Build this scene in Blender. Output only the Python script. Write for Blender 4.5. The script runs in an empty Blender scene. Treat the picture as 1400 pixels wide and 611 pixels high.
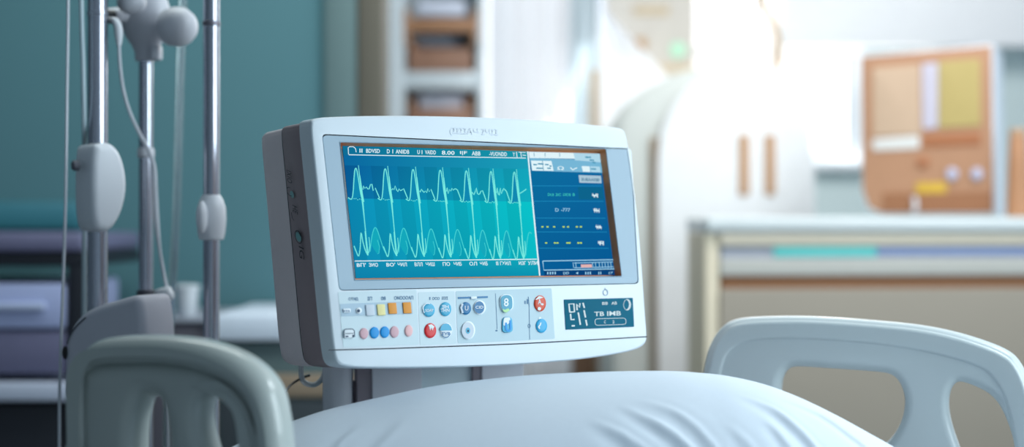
import bpy, bmesh, math, random
from mathutils import Vector, Matrix
random.seed(7)
S = bpy.context.scene
COL = S.collection
H = 0.95                      # camera height
F = 1400 * 50 / 36            # focal length in photo pixels
CAM = Vector((0, 0, H))

# ------------------------------------------------------------------ helpers
def P(px, py, Y):
    return Vector(((px - 700) / F * Y, Y, H - (py - 305.5) / F * Y))

class Plane:
    """A flat face standing in the room: yaw turns it, tilt leans it back."""
    def __init__(s, o, yaw=0, tilt=0):
        y, t = math.radians(yaw), math.radians(tilt)
        s.o = Vector(o)
        s.r = Vector((math.cos(y), math.sin(y), 0))
        nh = Vector((math.sin(y), -math.cos(y), 0))
        z = Vector((0, 0, 1))
        s.u = z * math.cos(t) - nh * math.sin(t)
        s.n = nh * math.cos(t) + z * math.sin(t)
    def ab(s, px, py, c=0):
        d = Vector(((px - 700) / F, 1, (305.5 - py) / F))
        o = s.o + s.n * c
        k = (o - CAM).dot(s.n) / d.dot(s.n)
        q = CAM + d * k - o
        return (q.dot(s.r), q.dot(s.u))
    def w(s, a, b, c=0):
        return s.o + s.r * a + s.u * b + s.n * c
    def hit(s, px, py, c=0):
        a, b = s.ab(px, py, c)
        return s.w(a, b, c)

def at(px, Y, yaw=0, tilt=0, py=305.5):
    return Plane(P(px, py, Y), yaw, tilt)

def lin(c):
    return tuple((v / 12.92 if v <= 0.04045 else ((v + 0.055) / 1.055) ** 2.4) for v in (x / 255 for x in c))

MATS = {}
def mat(name, rgb, rough=0.5, metal=0.0, var=0.04, scale=30, bump=0.0, trans=0.0, sss=0.0, emit=0.0, spec=0.5, translucent=0.0, coat=0.0):
    m = bpy.data.materials.new(name); m.use_nodes = True
    nt = m.node_tree; b = nt.nodes['Principled BSDF']
    c = lin(rgb)
    tc = nt.nodes.new('ShaderNodeTexCoord')
    nz = nt.nodes.new('ShaderNodeTexNoise'); nz.inputs['Scale'].default_value = scale; nz.inputs['Detail'].default_value = 4
    nt.links.new(tc.outputs['Object'], nz.inputs['Vector'])
    mix = nt.nodes.new('ShaderNodeMix'); mix.data_type = 'RGBA'
    mix.inputs[6].default_value = tuple(v * (1 - var) for v in c) + (1,)
    mix.inputs[7].default_value = tuple(min(1, v * (1 + var)) for v in c) + (1,)
    nt.links.new(nz.outputs['Fac'], mix.inputs[0])
    nt.links.new(mix.outputs[2], b.inputs['Base Color'])
    b.inputs['Roughness'].default_value = rough
    b.inputs['Metallic'].default_value = metal
    b.inputs['Specular IOR Level'].default_value = spec
    b.inputs['Transmission Weight'].default_value = trans
    b.inputs['Coat Weight'].default_value = coat
    if emit:
        nt.links.new(mix.outputs[2], b.inputs['Emission Color']); b.inputs['Emission Strength'].default_value = emit
    if bump:
        bp = nt.nodes.new('ShaderNodeBump'); bp.inputs['Strength'].default_value = bump; bp.inputs['Distance'].default_value = 0.002
        nt.links.new(nz.outputs['Fac'], bp.inputs['Height']); nt.links.new(bp.outputs['Normal'], b.inputs['Normal'])
    if translucent:
        out = nt.nodes['Material Output']
        tr = nt.nodes.new('ShaderNodeBsdfTranslucent'); nt.links.new(mix.outputs[2], tr.inputs['Color'])
        ms = nt.nodes.new('ShaderNodeMixShader'); ms.inputs[0].default_value = translucent
        nt.links.new(b.outputs[0], ms.inputs[1]); nt.links.new(tr.outputs[0], ms.inputs[2]); nt.links.new(ms.outputs[0], out.inputs['Surface'])
    MATS[name] = m
    return m

def glow(name, rgb, strength=1.0):
    """Something the display itself gives off."""
    m = bpy.data.materials.new(name); m.use_nodes = True
    nt = m.node_tree; nt.nodes.remove(nt.nodes['Principled BSDF'])
    e = nt.nodes.new('ShaderNodeEmission'); e.inputs[0].default_value = lin(rgb) + (1,); e.inputs[1].default_value = strength
    nt.links.new(e.outputs[0], nt.nodes['Material Output'].inputs['Surface'])
    return m

def root_of(parent):
    return parent

def obj(name, bm, material, parent=None, smooth=35):
    me = bpy.data.meshes.new(name)
    base = Vector((0, 0, 0))
    p = parent
    while p is not None:
        base += p.location; p = p.parent
    bmesh.ops.recalc_face_normals(bm, faces=bm.faces[:])
    bm.normal_update()
    if parent is None:
        xs = [v.co for v in bm.verts]
        base = Vector(((min(v.x for v in xs) + max(v.x for v in xs)) / 2, (min(v.y for v in xs) + max(v.y for v in xs)) / 2, min(v.z for v in xs)))
    bmesh.ops.translate(bm, verts=bm.verts[:], vec=-base)
    bm.to_mesh(me); bm.free()
    if smooth:
        for f in me.polygons: f.use_smooth = True
        me.set_sharp_from_angle(angle=math.radians(smooth))
    me.materials.append(material)
    o = bpy.data.objects.new(name, me); COL.objects.link(o)
    if parent is None: o.location = base
    else: o.parent = parent
    return o

def tag(o, label=None, cat=None, group=None, kind=None):
    if label: o['label'] = label
    if cat: o['category'] = cat
    if group: o['group'] = group
    if kind: o['kind'] = kind
    return o

def thing(name, label, cat, loc, group=None):
    o = bpy.data.objects.new(name, None); COL.objects.link(o)
    o.location = loc; o.empty_display_size = 0.05
    return tag(o, label, cat, group)

def chaikin(pts, n=2, closed=True):
    for _ in range(n):
        out = []
        L = len(pts)
        for i in range(L if closed else L - 1):
            a, b = pts[i], pts[(i + 1) % L]
            out.append(tuple(a[k] * .75 + b[k] * .25 for k in range(len(a))))
            out.append(tuple(a[k] * .25 + b[k] * .75 for k in range(len(a))))
        if not closed: out = [pts[0]] + out + [pts[-1]]
        pts = out
    return pts

def catmull(pts, n=6, closed=False):
    out = []; L = len(pts)
    for i in range(L if closed else L - 1):
        if closed: p = [pts[(i + k) % L] for k in (-1, 0, 1, 2)]
        else: p = [pts[max(0, min(L - 1, i + k))] for k in (-1, 0, 1, 2)]
        for j in range(n):
            t = j / n
            out.append(tuple(.5 * (2 * p[1][d] + (p[2][d] - p[0][d]) * t + (2 * p[0][d] - 5 * p[1][d] + 4 * p[2][d] - p[3][d]) * t * t
                       + (3 * p[1][d] - p[0][d] - 3 * p[2][d] + p[3][d]) * t ** 3) for d in range(len(p[0]))))
    if not closed: out.append(tuple(pts[-1]))
    return out

def rquad(c, r, n=5):
    """quad corners (any 2-D units) with rounded corners"""
    out = []
    for i in range(4):
        p0, p, p1 = Vector(c[i - 1]), Vector(c[i]), Vector(c[(i + 1) % 4])
        a = p + (p0 - p).normalized() * r; b = p + (p1 - p).normalized() * r
        for j in range(n + 1):
            t = j / n
            out.append(tuple(a * (1 - t) ** 2 + p * 2 * t * (1 - t) + b * t * t))
    return out

def temp_mesh(data):
    o = bpy.data.objects.new('temp', data); COL.objects.link(o)
    dg = bpy.context.evaluated_depsgraph_get(); dg.update()
    ev = o.evaluated_get(dg); me = ev.to_mesh()
    bm = bmesh.new(); bm.from_mesh(me); ev.to_mesh_clear()
    bpy.data.objects.remove(o); bpy.data.curves.remove(data)
    return bm

def slab(plane, splines, depth, bev=0.0, off=0.0, res=3, bm=None, pix=True):
    """A solid cut from an outline (first spline) with holes (others), front face at off, rounded edges."""
    cu = bpy.data.curves.new('temp', 'CURVE'); cu.dimensions = '2D'; cu.fill_mode = 'BOTH'
    bev = min(bev, depth / 2 - 1e-5)
    cu.extrude = depth / 2 - bev; cu.bevel_depth = bev; cu.bevel_resolution = res; cu.offset = -bev
    for sp in splines:
        s = cu.splines.new('POLY'); s.points.add(len(sp) - 1); s.use_cyclic_u = True
        for q, p in zip(sp, s.points):
            a, b = plane.ab(q[0], q[1], off) if pix else q
            p.co = (a, b, 0, 1)
    t = temp_mesh(cu)
    for v in t.verts:
        v.co = plane.w(v.co.x, v.co.y, v.co.z - depth / 2 + off)
    bmesh.ops.remove_doubles(t, verts=t.verts[:], dist=1e-6)
    if bm is None: return t
    me = bpy.data.meshes.new('t'); t.to_mesh(me); t.free(); bm.from_mesh(me); bpy.data.meshes.remove(me)
    return bm

def box(p0, p1, bev=0.0, bm=None, seg=2):
    t = bmesh.new()
    bmesh.ops.create_cube(t, size=1)
    c = [(p0[i] + p1[i]) / 2 for i in range(3)]; s = [abs(p1[i] - p0[i]) for i in range(3)]
    for v in t.verts: v.co = Vector((c[0] + v.co.x * s[0], c[1] + v.co.y * s[1], c[2] + v.co.z * s[2]))
    if bev: bmesh.ops.bevel(t, geom=t.edges[:], offset=min(bev, min(s) * .45), segments=seg, affect='EDGES', profile=.5)
    if bm is None: return t
    me = bpy.data.meshes.new('t'); t.to_mesh(me); t.free(); bm.from_mesh(me); bpy.data.meshes.remove(me)
    return bm

def loft(rings, cap0=True, cap1=True, bm=None):
    bm = bm or bmesh.new()
    R = [[bm.verts.new(p) for p in r] for r in rings]
    n = len(R[0])
    for a, b in zip(R, R[1:]):
        for i in range(n): bm.faces.new((a[i], a[(i + 1) % n], b[(i + 1) % n], b[i]))
    if cap0: bm.faces.new(R[0])
    if cap1: bm.faces.new(R[-1])
    return bm

def tube(pts, rad, seg=10, bm=None, n=6, smooth=True):
    """round tube through points; rad a number or one per point"""
    if not hasattr(rad, '__len__'): rad = [rad] * len(pts)
    q = [tuple(p) + (r,) for p, r in zip(pts, rad)]
    if smooth and len(q) > 2: q = catmull(q, n)
    C = [Vector(p[:3]) for p in q]
    rings = []; ref = None
    for i, c in enumerate(C):
        d = (C[min(i + 1, len(C) - 1)] - C[max(i - 1, 0)]).normalized()
        if ref is None: ref = d.orthogonal().normalized()
        ref = (ref - d * ref.dot(d)).normalized(); e = d.cross(ref)
        rings.append([c + (ref * math.cos(2 * math.pi * k / seg) + e * math.sin(2 * math.pi * k / seg)) * q[i][3] for k in range(seg)])
    return loft(rings, bm=bm)

def lathe(c, prof, seg=28, bm=None, axis=(0, 0, 1), squash=(1, 1)):
    """prof: (height along axis, radius)"""
    ax = Vector(axis).normalized(); a = Vector((1, 0, 0)) if abs(ax.x) < .9 else Vector((0, 1, 0))
    e1 = (a - ax * a.dot(ax)).normalized(); e2 = ax.cross(e1); c = Vector(c)
    return loft([[c + ax * h + (e1 * math.cos(2 * math.pi * k / seg) * squash[0] + e2 * math.sin(2 * math.pi * k / seg) * squash[1]) * max(r, 1e-4) for k in range(seg)] for h, r in prof], bm=bm)

def ellipsoid(c, r, bm=None, rings=12, seg=20, M=None):
    bm = bm or bmesh.new(); t = bmesh.new()
    bmesh.ops.create_uvsphere(t, u_segments=seg, v_segments=rings, radius=1)
    for v in t.verts:
        q = Vector((v.co.x * r[0], v.co.y * r[1], v.co.z * r[2]))
        if M: q = M @ q
        v.co = Vector(c) + q
    me = bpy.data.meshes.new('t'); t.to_mesh(me); t.free(); bm.from_mesh(me); bpy.data.meshes.remove(me)
    return bm

def ell(cx, cy, rx, ry, n=24, rot=0):
    return [(cx + rx * math.cos(2 * math.pi * k / n), cy + ry * math.sin(2 * math.pi * k / n)) for k in range(n)]

def flat(plane, polys, c, bm=None):
    bm = bm or bmesh.new()
    for p in polys:
        f = bm.faces.new([bm.verts.new(plane.hit(q[0], q[1], c)) for q in p])
    return bm

def dome(plane, cx, cy, rx, ry, h, base=0.0, bm=None, n=24):
    rings = []
    for k, c in ((1, base), (1, base + h * .5), (.9, base + h * .85), (.7, base + h)):
        rings.append([plane.hit(q[0], q[1], base) + plane.n * (c - base) for q in ell(cx, cy, rx * k, ry * k, n)])
    return loft(rings, bm=bm)

def ribbon(plane, pts, wpx, c, bm=None):
    """thin line drawn on a face, width in photo pixels at that face"""
    bm = bm or bmesh.new()
    Q = [Vector(p[:2]) for p in pts]; vs = []
    for i, q in enumerate(Q):
        d = (Q[min(i + 1, len(Q) - 1)] - Q[max(i - 1, 0)])
        d = d.normalized() if d.length > 1e-6 else Vector((1, 0))
        nrm = Vector((-d.y, d.x)); w = (pts[i][2] if len(pts[i]) > 2 else wpx) / 2
        vs.append((bm.verts.new(plane.hit(*(q + nrm * w), c)), bm.verts.new(plane.hit(*(q - nrm * w), c))))
    for a, b in zip(vs, vs[1:]): bm.faces.new((a[0], a[1], b[1], b[0]))
    return bm

def text(plane, body, tl, tr, h, c, bm=None, lean=0.0, mirror=False):
    """printed lettering between two top corners given on the face"""
    cu = bpy.data.curves.new('temp', 'FONT'); cu.body = body; cu.resolution_u = 2; cu.offset = .018
    t = temp_mesh(cu)
    xs = [v.co.x for v in t.verts]; ys = [v.co.y for v in t.verts]
    if not xs: return bm
    x0, x1, y0, y1 = min(xs), max(xs), min(ys), max(ys)
    for v in t.verts:
        u = (v.co.x - x0) / (x1 - x0); k = (y1 - v.co.y) / (y1 - y0)
        if mirror: u = 1 - u
        v.co = plane.hit(tl[0] + (tr[0] - tl[0]) * u + lean * k * h, tl[1] + (tr[1] - tl[1]) * u + k * h, c)
    bm = bm or bmesh.new()
    me = bpy.data.meshes.new('t'); t.to_mesh(me); t.free(); bm.from_mesh(me); bpy.data.meshes.remove(me)
    return bm

# ------------------------------------------------------------------ materials
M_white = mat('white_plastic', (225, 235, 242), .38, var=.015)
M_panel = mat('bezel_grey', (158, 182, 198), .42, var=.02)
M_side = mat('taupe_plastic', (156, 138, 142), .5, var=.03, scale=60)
M_rear = mat('warm_grey_plastic', (236, 222, 224), .5, var=.03, scale=60)
M_brown = mat('bronze_gasket', (206, 132, 76), .5, var=.15, scale=40)
M_dark = mat('black_plastic', (22, 22, 26), .45)
M_seam = mat('seam_shadow_gap', (60, 66, 74), .8)
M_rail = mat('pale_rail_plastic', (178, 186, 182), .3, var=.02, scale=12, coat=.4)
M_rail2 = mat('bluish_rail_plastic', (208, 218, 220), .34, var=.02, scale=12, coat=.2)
M_linen = mat('white_pillowcase', (224, 234, 244), .85, var=.02, scale=160, bump=.05, spec=.2)
M_chrome = mat('brushed_chrome', (182, 186, 198), .2, metal=1, var=.03, scale=80)
M_clamp = mat('grey_white_plastic', (196, 198, 206), .42, var=.03)
M_clamp2 = mat('white_clamp_plastic', (222, 226, 232), .4, var=.02)
M_cord = mat('white_rubber', (205, 210, 218), .5)
M_tube = mat('clear_vinyl', (190, 215, 222), .15, trans=.75, spec=.5)
M_metal = mat('light_metal', (232, 236, 244), .45)

# ------------------------------------------------------------------ patient monitor
MO = Vector((-0.0298, 1.75, H + 0.015))
MP = Plane(MO, 30.3, 11.87)
monitor = thing('patient_monitor', 'white patient monitor with teal waveform screen and coloured buttons standing behind the pillow', 'monitor',
                Vector((MO.x - .02, MO.y + .13, 0)))
outline = [(428, 161), (470, 159), (520, 158), (580, 158.3), (640, 159.6), (700, 162), (750, 165), (800, 169.5), (838, 173.5), (852, 175.5), (857, 184),
           (864, 225), (873, 300), (879, 370), (883, 430), (885.5, 458), (884.5, 469), (872, 478), (840, 485), (790, 492), (720, 498),
           (640, 501.5), (560, 503), (500, 503), (474, 501.5), (461, 497), (456, 480), (449, 410), (440, 320), (430, 225), (424, 170)]
O2 = chaikin([MP.ab(*p) for p in outline], 2)
ctr = MP.ab(655, 325)
bez = rquad([MP.ab(*p) for p in ((440, 183), (863, 203), (873.5, 388), (463.5, 397.5))], .006)
CS = -0.015                                                     # depth of the display behind the face
opening = rquad([MP.ab(*p) for p in ((466, 194.5), (828.5, 203.5), (850, 377), (486, 382))], .0012, 2)

def ray_ring(poly, angs):
    out = []
    for t in angs:
        d = (math.cos(t), math.sin(t)); best = 0
        for i in range(len(poly)):
            ax, ay = poly[i][0] - ctr[0], poly[i][1] - ctr[1]; bx, by = poly[(i + 1) % len(poly)][0] - ctr[0], poly[(i + 1) % len(poly)][1] - ctr[1]
            ex, ey = bx - ax, by - ay; det = ex * d[1] - ey * d[0]
            if abs(det) < 1e-12: continue
            s = (ex * ay - ey * ax) / det * -1
            s = (ax * ey - ay * ex) / (d[0] * ey - d[1] * ex)
            k = (ax * d[1] - ay * d[0]) / (d[0] * ey - d[1] * ex)
            if s > 0 and -1e-6 <= k <= 1 + 1e-6: best = max(best, s)
        out.append((ctr[0] + d[0] * best, ctr[1] + d[1] * best))
    return out
angs = [2 * math.pi * k / 180 for k in range(180)]
for poly in (O2, bez, opening): angs += [math.atan2(p[1] - ctr[1], p[0] - ctr[0]) % (2 * math.pi) for p in poly]
angs = sorted(angs); angs = [a for i, a in enumerate(angs) if i == 0 or a - angs[i - 1] > 1e-4]
RO, RB, RS = ray_ring(O2, angs), ray_ring(bez, angs), ray_ring(opening, angs)
HWA, HWB = (max(p[0] for p in RO) - min(p[0] for p in RO)) / 2, (max(p[1] for p in RO) - min(p[1] for p in RO)) / 2
def inset(ring, d):
    xs, ys = [p[0] for p in ring], [p[1] for p in ring]
    cx, cy = (max(xs) + min(xs)) / 2, (max(ys) + min(ys)) / 2; ka, kb_ = 1 - d / ((max(xs) - min(xs)) / 2), 1 - d / ((max(ys) - min(ys)) / 2)
    return [(cx + (a - cx) * ka, cy + (b - cy) * kb_) for a, b in ring]
NH = Vector((MP.n.x, MP.n.y, 0)).normalized()
def wb3(ring, c):
    """the housing runs straight back while its underside slopes down a little"""
    out = []
    for a, b in ring:
        k = max(0, min(1, (.08 - b) / .2))
        out.append(MP.w(a, b, 0) + NH * c + Vector((0, 0, c * .115 * k)))
    return out
def w3(ring, c): return [MP.w(a, b, c) for a, b in ring]

obj('front_shell', loft([wb3(inset(RO, .004), -.040), wb3(RO, -.036), wb3(RO, -.0342), wb3(RO, -.0058), wb3(RO, -.004), wb3(inset(RO, .0004), -.0018), wb3(inset(RO, .0016), -.0004), wb3(inset(RO, .003), 0),
                         wb3(RB, 0), wb3(RB, -.003)], False, False), M_white, monitor)
obj('bezel', loft([w3(inset(RB, .0008), -.003), w3(inset(RB, .0012), -.0006), w3(inset(RS, -.0016), -.0012), w3(inset(RS, -.0004), -.0002), w3(RS, -.001)], False, False), M_panel, monitor)
obj('screen_gasket', loft([w3(RS, -.001), w3(inset(RS, .0004), CS), w3(inset(RS, .004), CS)], False, False), M_brown, monitor)
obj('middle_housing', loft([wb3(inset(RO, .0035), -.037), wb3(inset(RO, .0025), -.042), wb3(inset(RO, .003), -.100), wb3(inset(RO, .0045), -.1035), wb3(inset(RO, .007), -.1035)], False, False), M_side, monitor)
obj('rear_housing', loft([wb3(inset(RO, .007), -.1035), wb3(inset(RO, .0045), -.1045), wb3(inset(RO, .005), -.112), wb3(inset(RO, .0065), -.172), wb3(inset(RO, .0095), -.189), wb3(inset(RO, .017), -.198), wb3(inset(RO, .03), -.200)], False, True), M_rear, monitor)
obj('housing_seam', loft([wb3(inset(RO, .0055), -.1028), wb3(inset(RO, .0040), -.1034), wb3(inset(RO, .0040), -.1046), wb3(inset(RO, .0055), -.1052)], False, False), M_dark, monitor)
# groove between the face and the chin
ch = [(449, 478.5), (520, 476.8), (600, 474), (700, 470.3), (800, 465), (884.5, 460.2)]
obj('chin_seam', ribbon(MP, catmull(ch, 5), 1.5, .0003), M_seam, monitor)
sp = [MP.w(*RO[0], 0)]

# ---- display
def pane_mat(name, c00, c10, c01, c11, cols=0, colgain=.12):
    m = bpy.data.materials.new(name); m.use_nodes = True
    nt = m.node_tree; nt.nodes.remove(nt.nodes['Principled BSDF'])
    uv = nt.nodes.new('ShaderNodeUVMap'); sep = nt.nodes.new('ShaderNodeSeparateXYZ'); nt.links.new(uv.outputs[0], sep.inputs[0])
    def mix(a, b, f):
        x = nt.nodes.new('ShaderNodeMix'); x.data_type = 'RGBA'
        for v, i in ((a, 6), (b, 7)):
            if isinstance(v, tuple): x.inputs[i].default_value = lin(v) + (1,)
            else: nt.links.new(v, x.inputs[i])
        nt.links.new(f, x.inputs[0]); return x.outputs[2]
    top = mix(c00, c10, sep.outputs[0]); bot = mix(c01, c11, sep.outputs[0])
    res = mix(top, bot, sep.outputs[1])
    if cols:
        w = nt.nodes.new('ShaderNodeMath'); w.operation = 'MULTIPLY'; w.inputs[1].default_value = cols; nt.links.new(sep.outputs[0], w.inputs[0])
        fr = nt.nodes.new('ShaderNodeMath'); fr.operation = 'FRACT'; nt.links.new(w.outputs[0], fr.inputs[0])
        gt = nt.nodes.new('ShaderNodeMath'); gt.operation = 'GREATER_THAN'; gt.inputs[1].default_value = .5; nt.links.new(fr.outputs[0], gt.inputs[0])
        gv = nt.nodes.new('ShaderNodeMath'); gv.operation = 'MULTIPLY_ADD'; gv.inputs[1].default_value = colgain * 2; gv.inputs[2].default_value = 1 - colgain; nt.links.new(gt.outputs[0], gv.inputs[0])
        vm = nt.nodes.new('ShaderNodeVectorMath'); vm.operation = 'SCALE'; nt.links.new(res, vm.inputs[0]); nt.links.new(gv.outputs[0], vm.inputs['Scale']); res = vm.outputs[0]
    e = nt.nodes.new('ShaderNodeEmission'); nt.links.new(res, e.inputs[0]); nt.links.new(e.outputs[0], nt.nodes['Material Output'].inputs['Surface'])
    return m
def pane(bm, q, c, n=6):
    uvl = bm.loops.layers.uv.verify()
    G = [[bm.verts.new(MP.hit((q[0][0] * (1 - u) + q[1][0] * u) * (1 - v) + (q[3][0] * (1 - u) + q[2][0] * u) * v,
                              (q[0][1] * (1 - u) + q[1][1] * u) * (1 - v) + (q[3][1] * (1 - u) + q[2][1] * u) * v, c)) for u in (i / n for i in range(n + 1))] for v in (j / n for j in range(n + 1))]
    for j in range(n):
        for i in range(n):
            f = bm.faces.new((G[j][i], G[j][i + 1], G[j + 1][i + 1], G[j + 1][i]))
            for l, (a, b) in zip(f.loops, ((i, j), (i + 1, j), (i + 1, j + 1), (i, j + 1))): l[uvl].uv = (a / n, b / n)
    return bm
# glass plate carrying the picture
screen = obj('screen', slab(MP, [[(465, 196), (822, 206.5), (843, 377.5), (485.5, 382)]], .003, 0, CS - .0002), mat('screen_glass', (8, 20, 30), .1), monitor)
C1, C2, C3 = CS + .0003, CS + .0006, CS + .0009
LT = [(468, 198.5), (721, 207), (738.5, 377), (486.5, 380.5)]
obj('waveform_pane', pane(bmesh.new(), LT, C1), pane_mat('waveform_pane_glow', (8, 84, 146), (20, 156, 180), (10, 120, 176), (8, 184, 194), 7, .075), screen)
obj('waveform_ground', pane(bmesh.new(), [(474.7, 271), (728.3, 276), (736, 355), (484.5, 357)], C1 + .00012), pane_mat('waveform_ground_glow', (12, 138, 182), (10, 190, 196), (14, 134, 176), (10, 180, 192), 7, .07), screen)
obj('header_strip', pane(bmesh.new(), [(468, 198.5), (721, 207), (722.5, 216.5), (469.5, 212)], C2, 2), pane_mat('header_glow', (14, 110, 150), (22, 150, 170), (14, 110, 150), (22, 150, 170)), screen)
obj('haze_strip', pane(bmesh.new(), [(469.5, 212), (722.5, 216.5), (724, 231), (471.3, 226)], C2, 2), pane_mat('upper_strip_glow', (10, 104, 160), (26, 158, 184), (10, 104, 160), (26, 158, 184)), screen)
obj('footer_strip', pane(bmesh.new(), [(484.5, 357), (736, 355), (738.5, 377), (486.5, 380.5)], C2, 2), pane_mat('footer_glow', (18, 138, 178), (16, 168, 186), (14, 128, 170), (12, 146, 176)), screen)
obj('readout_pane', pane(bmesh.new(), [(721, 207), (821, 210), (841.5, 376), (738.5, 377)], C1, 4), pane_mat('readout_glow', (12, 112, 160), (16, 104, 160), (8, 92, 150), (6, 88, 146)), screen)
G_line, G_white, G_mint, G_pale = glow('trace_mint', (120, 236, 226)), glow('display_white', (224, 244, 250)), glow('display_green', (60, 200, 186)), glow('display_pale_blue', (150, 204, 232))
G_yel, G_hump2, G_hump, G_deep, G_grey = glow('display_yellow', (190, 226, 90)), glow('trace_fill_dim', (16, 136, 178)), glow('trace_fill', (20, 168, 188)), glow('display_navy', (10, 66, 120)), glow('display_rule_blue', (30, 140, 190))
spx = [490, 530, 568, 605, 640.5, 674, 706]
tr_bm, fill_bm, thin = bmesh.new(), bmesh.new(), bmesh.new()
rnd = random.Random(3)
for i, x in enumerate(spx):
    k = (spx[i + 1] - x) / 40 if i < 6 else .8
    y0 = 226 + i * .9
    X = lambda d: x + d * k
    last = i == 6
    # upper trace: hump, spike, jitter, slope to the next beat
    X = lambda d: x + (d - 1.2) * k
    hump = [(X(-13), y0 + 44), (X(-8), y0 + 46), (X(-6), y0 + 36), (X(-5), y0 + 20), (X(-3.8), y0 + 7), (X(-2.2), y0 + 4), (X(-.6), y0 + 8), (X(1.5), y0 + 20), (X(3.5), y0 + 34), (X(5.5), y0 + 44)]
    ribbon(MP, catmull(hump, 4), 1.3, C3, tr_bm)
    obj('waveform_fill', flat(MP, [[(p[0], p[1]) for p in hump[1:]]], C2 + .00005), G_hump2, screen, 0)
    X = lambda d: x + d * k
    ribbon(MP, [(X(0), y0, .8), (X(2.5), y0 + 22, 1.3), (X(4.8), y0 + 42, 2.6), (X(6), y0 + 52, 2.0), (X(8), y0 + 72, 1.2), (X(13), y0 + 122, 1.1)], 1.3, C3, tr_bm)
    ribbon(MP, [(X(2), y0 + 14, 1), (X(5.5), y0 + 40, 1.4), (X(7.5), y0 + 50, 1)], 1, C3 + .0001, tr_bm)
    jit = [(X(6), y0 + 33)] + [(X(7 + j * 1.9), y0 + 31 + rnd.uniform(-5.5, 5.5)) for j in range(8)]
    if last: jit = [(X(6), y0 + 33), (X(12), y0 + 30), (X(17), y0 + 27)]
    else: jit += [(X(23), y0 + 31), (X(26), y0 + 38), (X(29), y0 + 45)]
    ribbon(MP, jit, 1.3, C3, tr_bm)
    for j in range(5): flat(MP, [ell(X(-6 + j * 2.6), y0 + 46 + rnd.uniform(-1, 1), .8, .6, 6)], C3, tr_bm)
    # lower trace: dip, narrow V, leaf-shaped hump
    yb = y0 + 124
    v = [(X(-6), yb - 14), (X(-2.5), yb - 5), (X(.4), yb), (X(2.5), yb - 12), (X(3.6), yb - 32), (X(6), yb - 20), (X(9.5), yb - 8), (X(13), yb - 1)]
    ribbon(MP, catmull(v, 3), 1.3, C3, tr_bm)
    ribbon(MP, [(X(9), yb - 34, .8), (X(11), yb - 18, 2.2), (X(12.6), yb - 4, 2.0), (X(13.4), yb - 1, 1)], 2, C3 + .0001, tr_bm)
    ribbon(MP, [(X(14.5), yb - 26, .8), (X(15.6), yb - 14, 1.2), (X(14), yb - 4, 1)], 1.2, C3, tr_bm)
    if not last:
        hp = [(X(16), yb - 6), (X(18), yb - 24), (X(20.5), yb - 35), (X(23), yb - 39), (X(26), yb - 35), (X(29), yb - 26), (X(34), yb - 11), (X(38.5), yb - 2)]
    else:
        hp = [(X(16), yb - 6), (X(18), yb - 24), (X(20.5), yb - 35), (X(23), yb - 38), (X(26), yb - 36)]
    ribbon(MP, catmull(hp, 4), 1.1, C3, thin)
    if not last:
        obj('waveform_fill', flat(MP, [[(X(18.5), yb - 14), (X(18.5), yb - 26), (X(21), yb - 35), (X(23), yb - 38.5), (X(26), yb - 35), (X(28.5), yb - 24), (X(29.5), yb - 12), (X(28), yb - 5), (X(26), yb - 3), (X(22), yb - 8)]], C2 + .00005), G_hump, screen, 0)
        ribbon(MP, [(X(26), yb - 22), (X(29), yb - 12), (X(28), yb - 4), (X(26), yb - 3)], .7, C3, thin)
obj('waveform', tr_bm, G_line, screen, 0); obj('waveform', thin, glow('trace_thin', (70, 212, 214)), screen, 0)
rl = bmesh.new()
ribbon(MP, [(477, 211.5), (600, 214), (719, 216)], 1.1, C3, rl); ribbon(MP, [(485, 356.8), (610, 355.6), (734, 354.3)], 1.2, C3, rl)
ribbon(MP, [(721.5, 207), (738, 377)], 2.0, C3, rl)
ribbon(MP, [(476.5, 211), (476, 202), (478, 200.5), (483, 200.5), (486, 203), (487, 208)], 1, C3, rl)
obj('rule', rl, G_white, screen, 0)
hl = bmesh.new()
for s, x0, x1 in (('II', 491.5, 495.5), ('BDVSD', 500.5, 519.5), ('D', 529, 533), ('I', 536.5, 537.5), ('ANIIDB', 541, 559.5), ('U', 570.5, 574), ('I', 576.5, 577.5), ('VAIDD', 581, 596), ('8.00', 604, 621.5), ('I|F', 629, 638.5), ('ABB', 645, 657), ('-VUONDD', 669, 693), ('Y', 701, 704)):
    y = 203 + (x0 - 490) * .0245
    obj('lettering', text(MP, s, (x0, y), (x1, y + (x1 - x0) * .0245), 5.6, C3), G_white, screen, 0)
ribbon(MP, [(706, 207.5), (707, 215)], 1, C3, hl); ribbon(MP, [(712, 208), (713, 215)], 1, C3, hl); ribbon(MP, [(709, 208), (719, 208.6)], .8, C3, hl); ribbon(MP, [(714.5, 212), (719, 212.4)], 1, C3, hl)
for s, x0, x1 in (("BП'", 487.5, 500), ('ЗИО', 504, 516.5), ("BO'", 528, 540), ('ЧИЛ', 543.5, 556), ('ВЛЛ', 566.5, 577.5), ('ЧИШ', 582, 594), ('ПО', 605, 615), ('ЧИБ', 620, 631), ('ОЛ', 641.5, 652), ('ЧИБ', 656, 666.5), ('II', 678, 681), ('ГХИЛ', 683.5, 698), ('ИЗГ', 709, 719), ('УЛИ', 721.5, 735)):
    y = 359.6 - (x0 - 487) * .0115
    obj('lettering', text(MP, s, (x0, y), (x1, y - .1), 5.2, C3, lean=.1), G_white, screen, 0)
obj('header_mark', hl, G_white, screen, 0)
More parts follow.
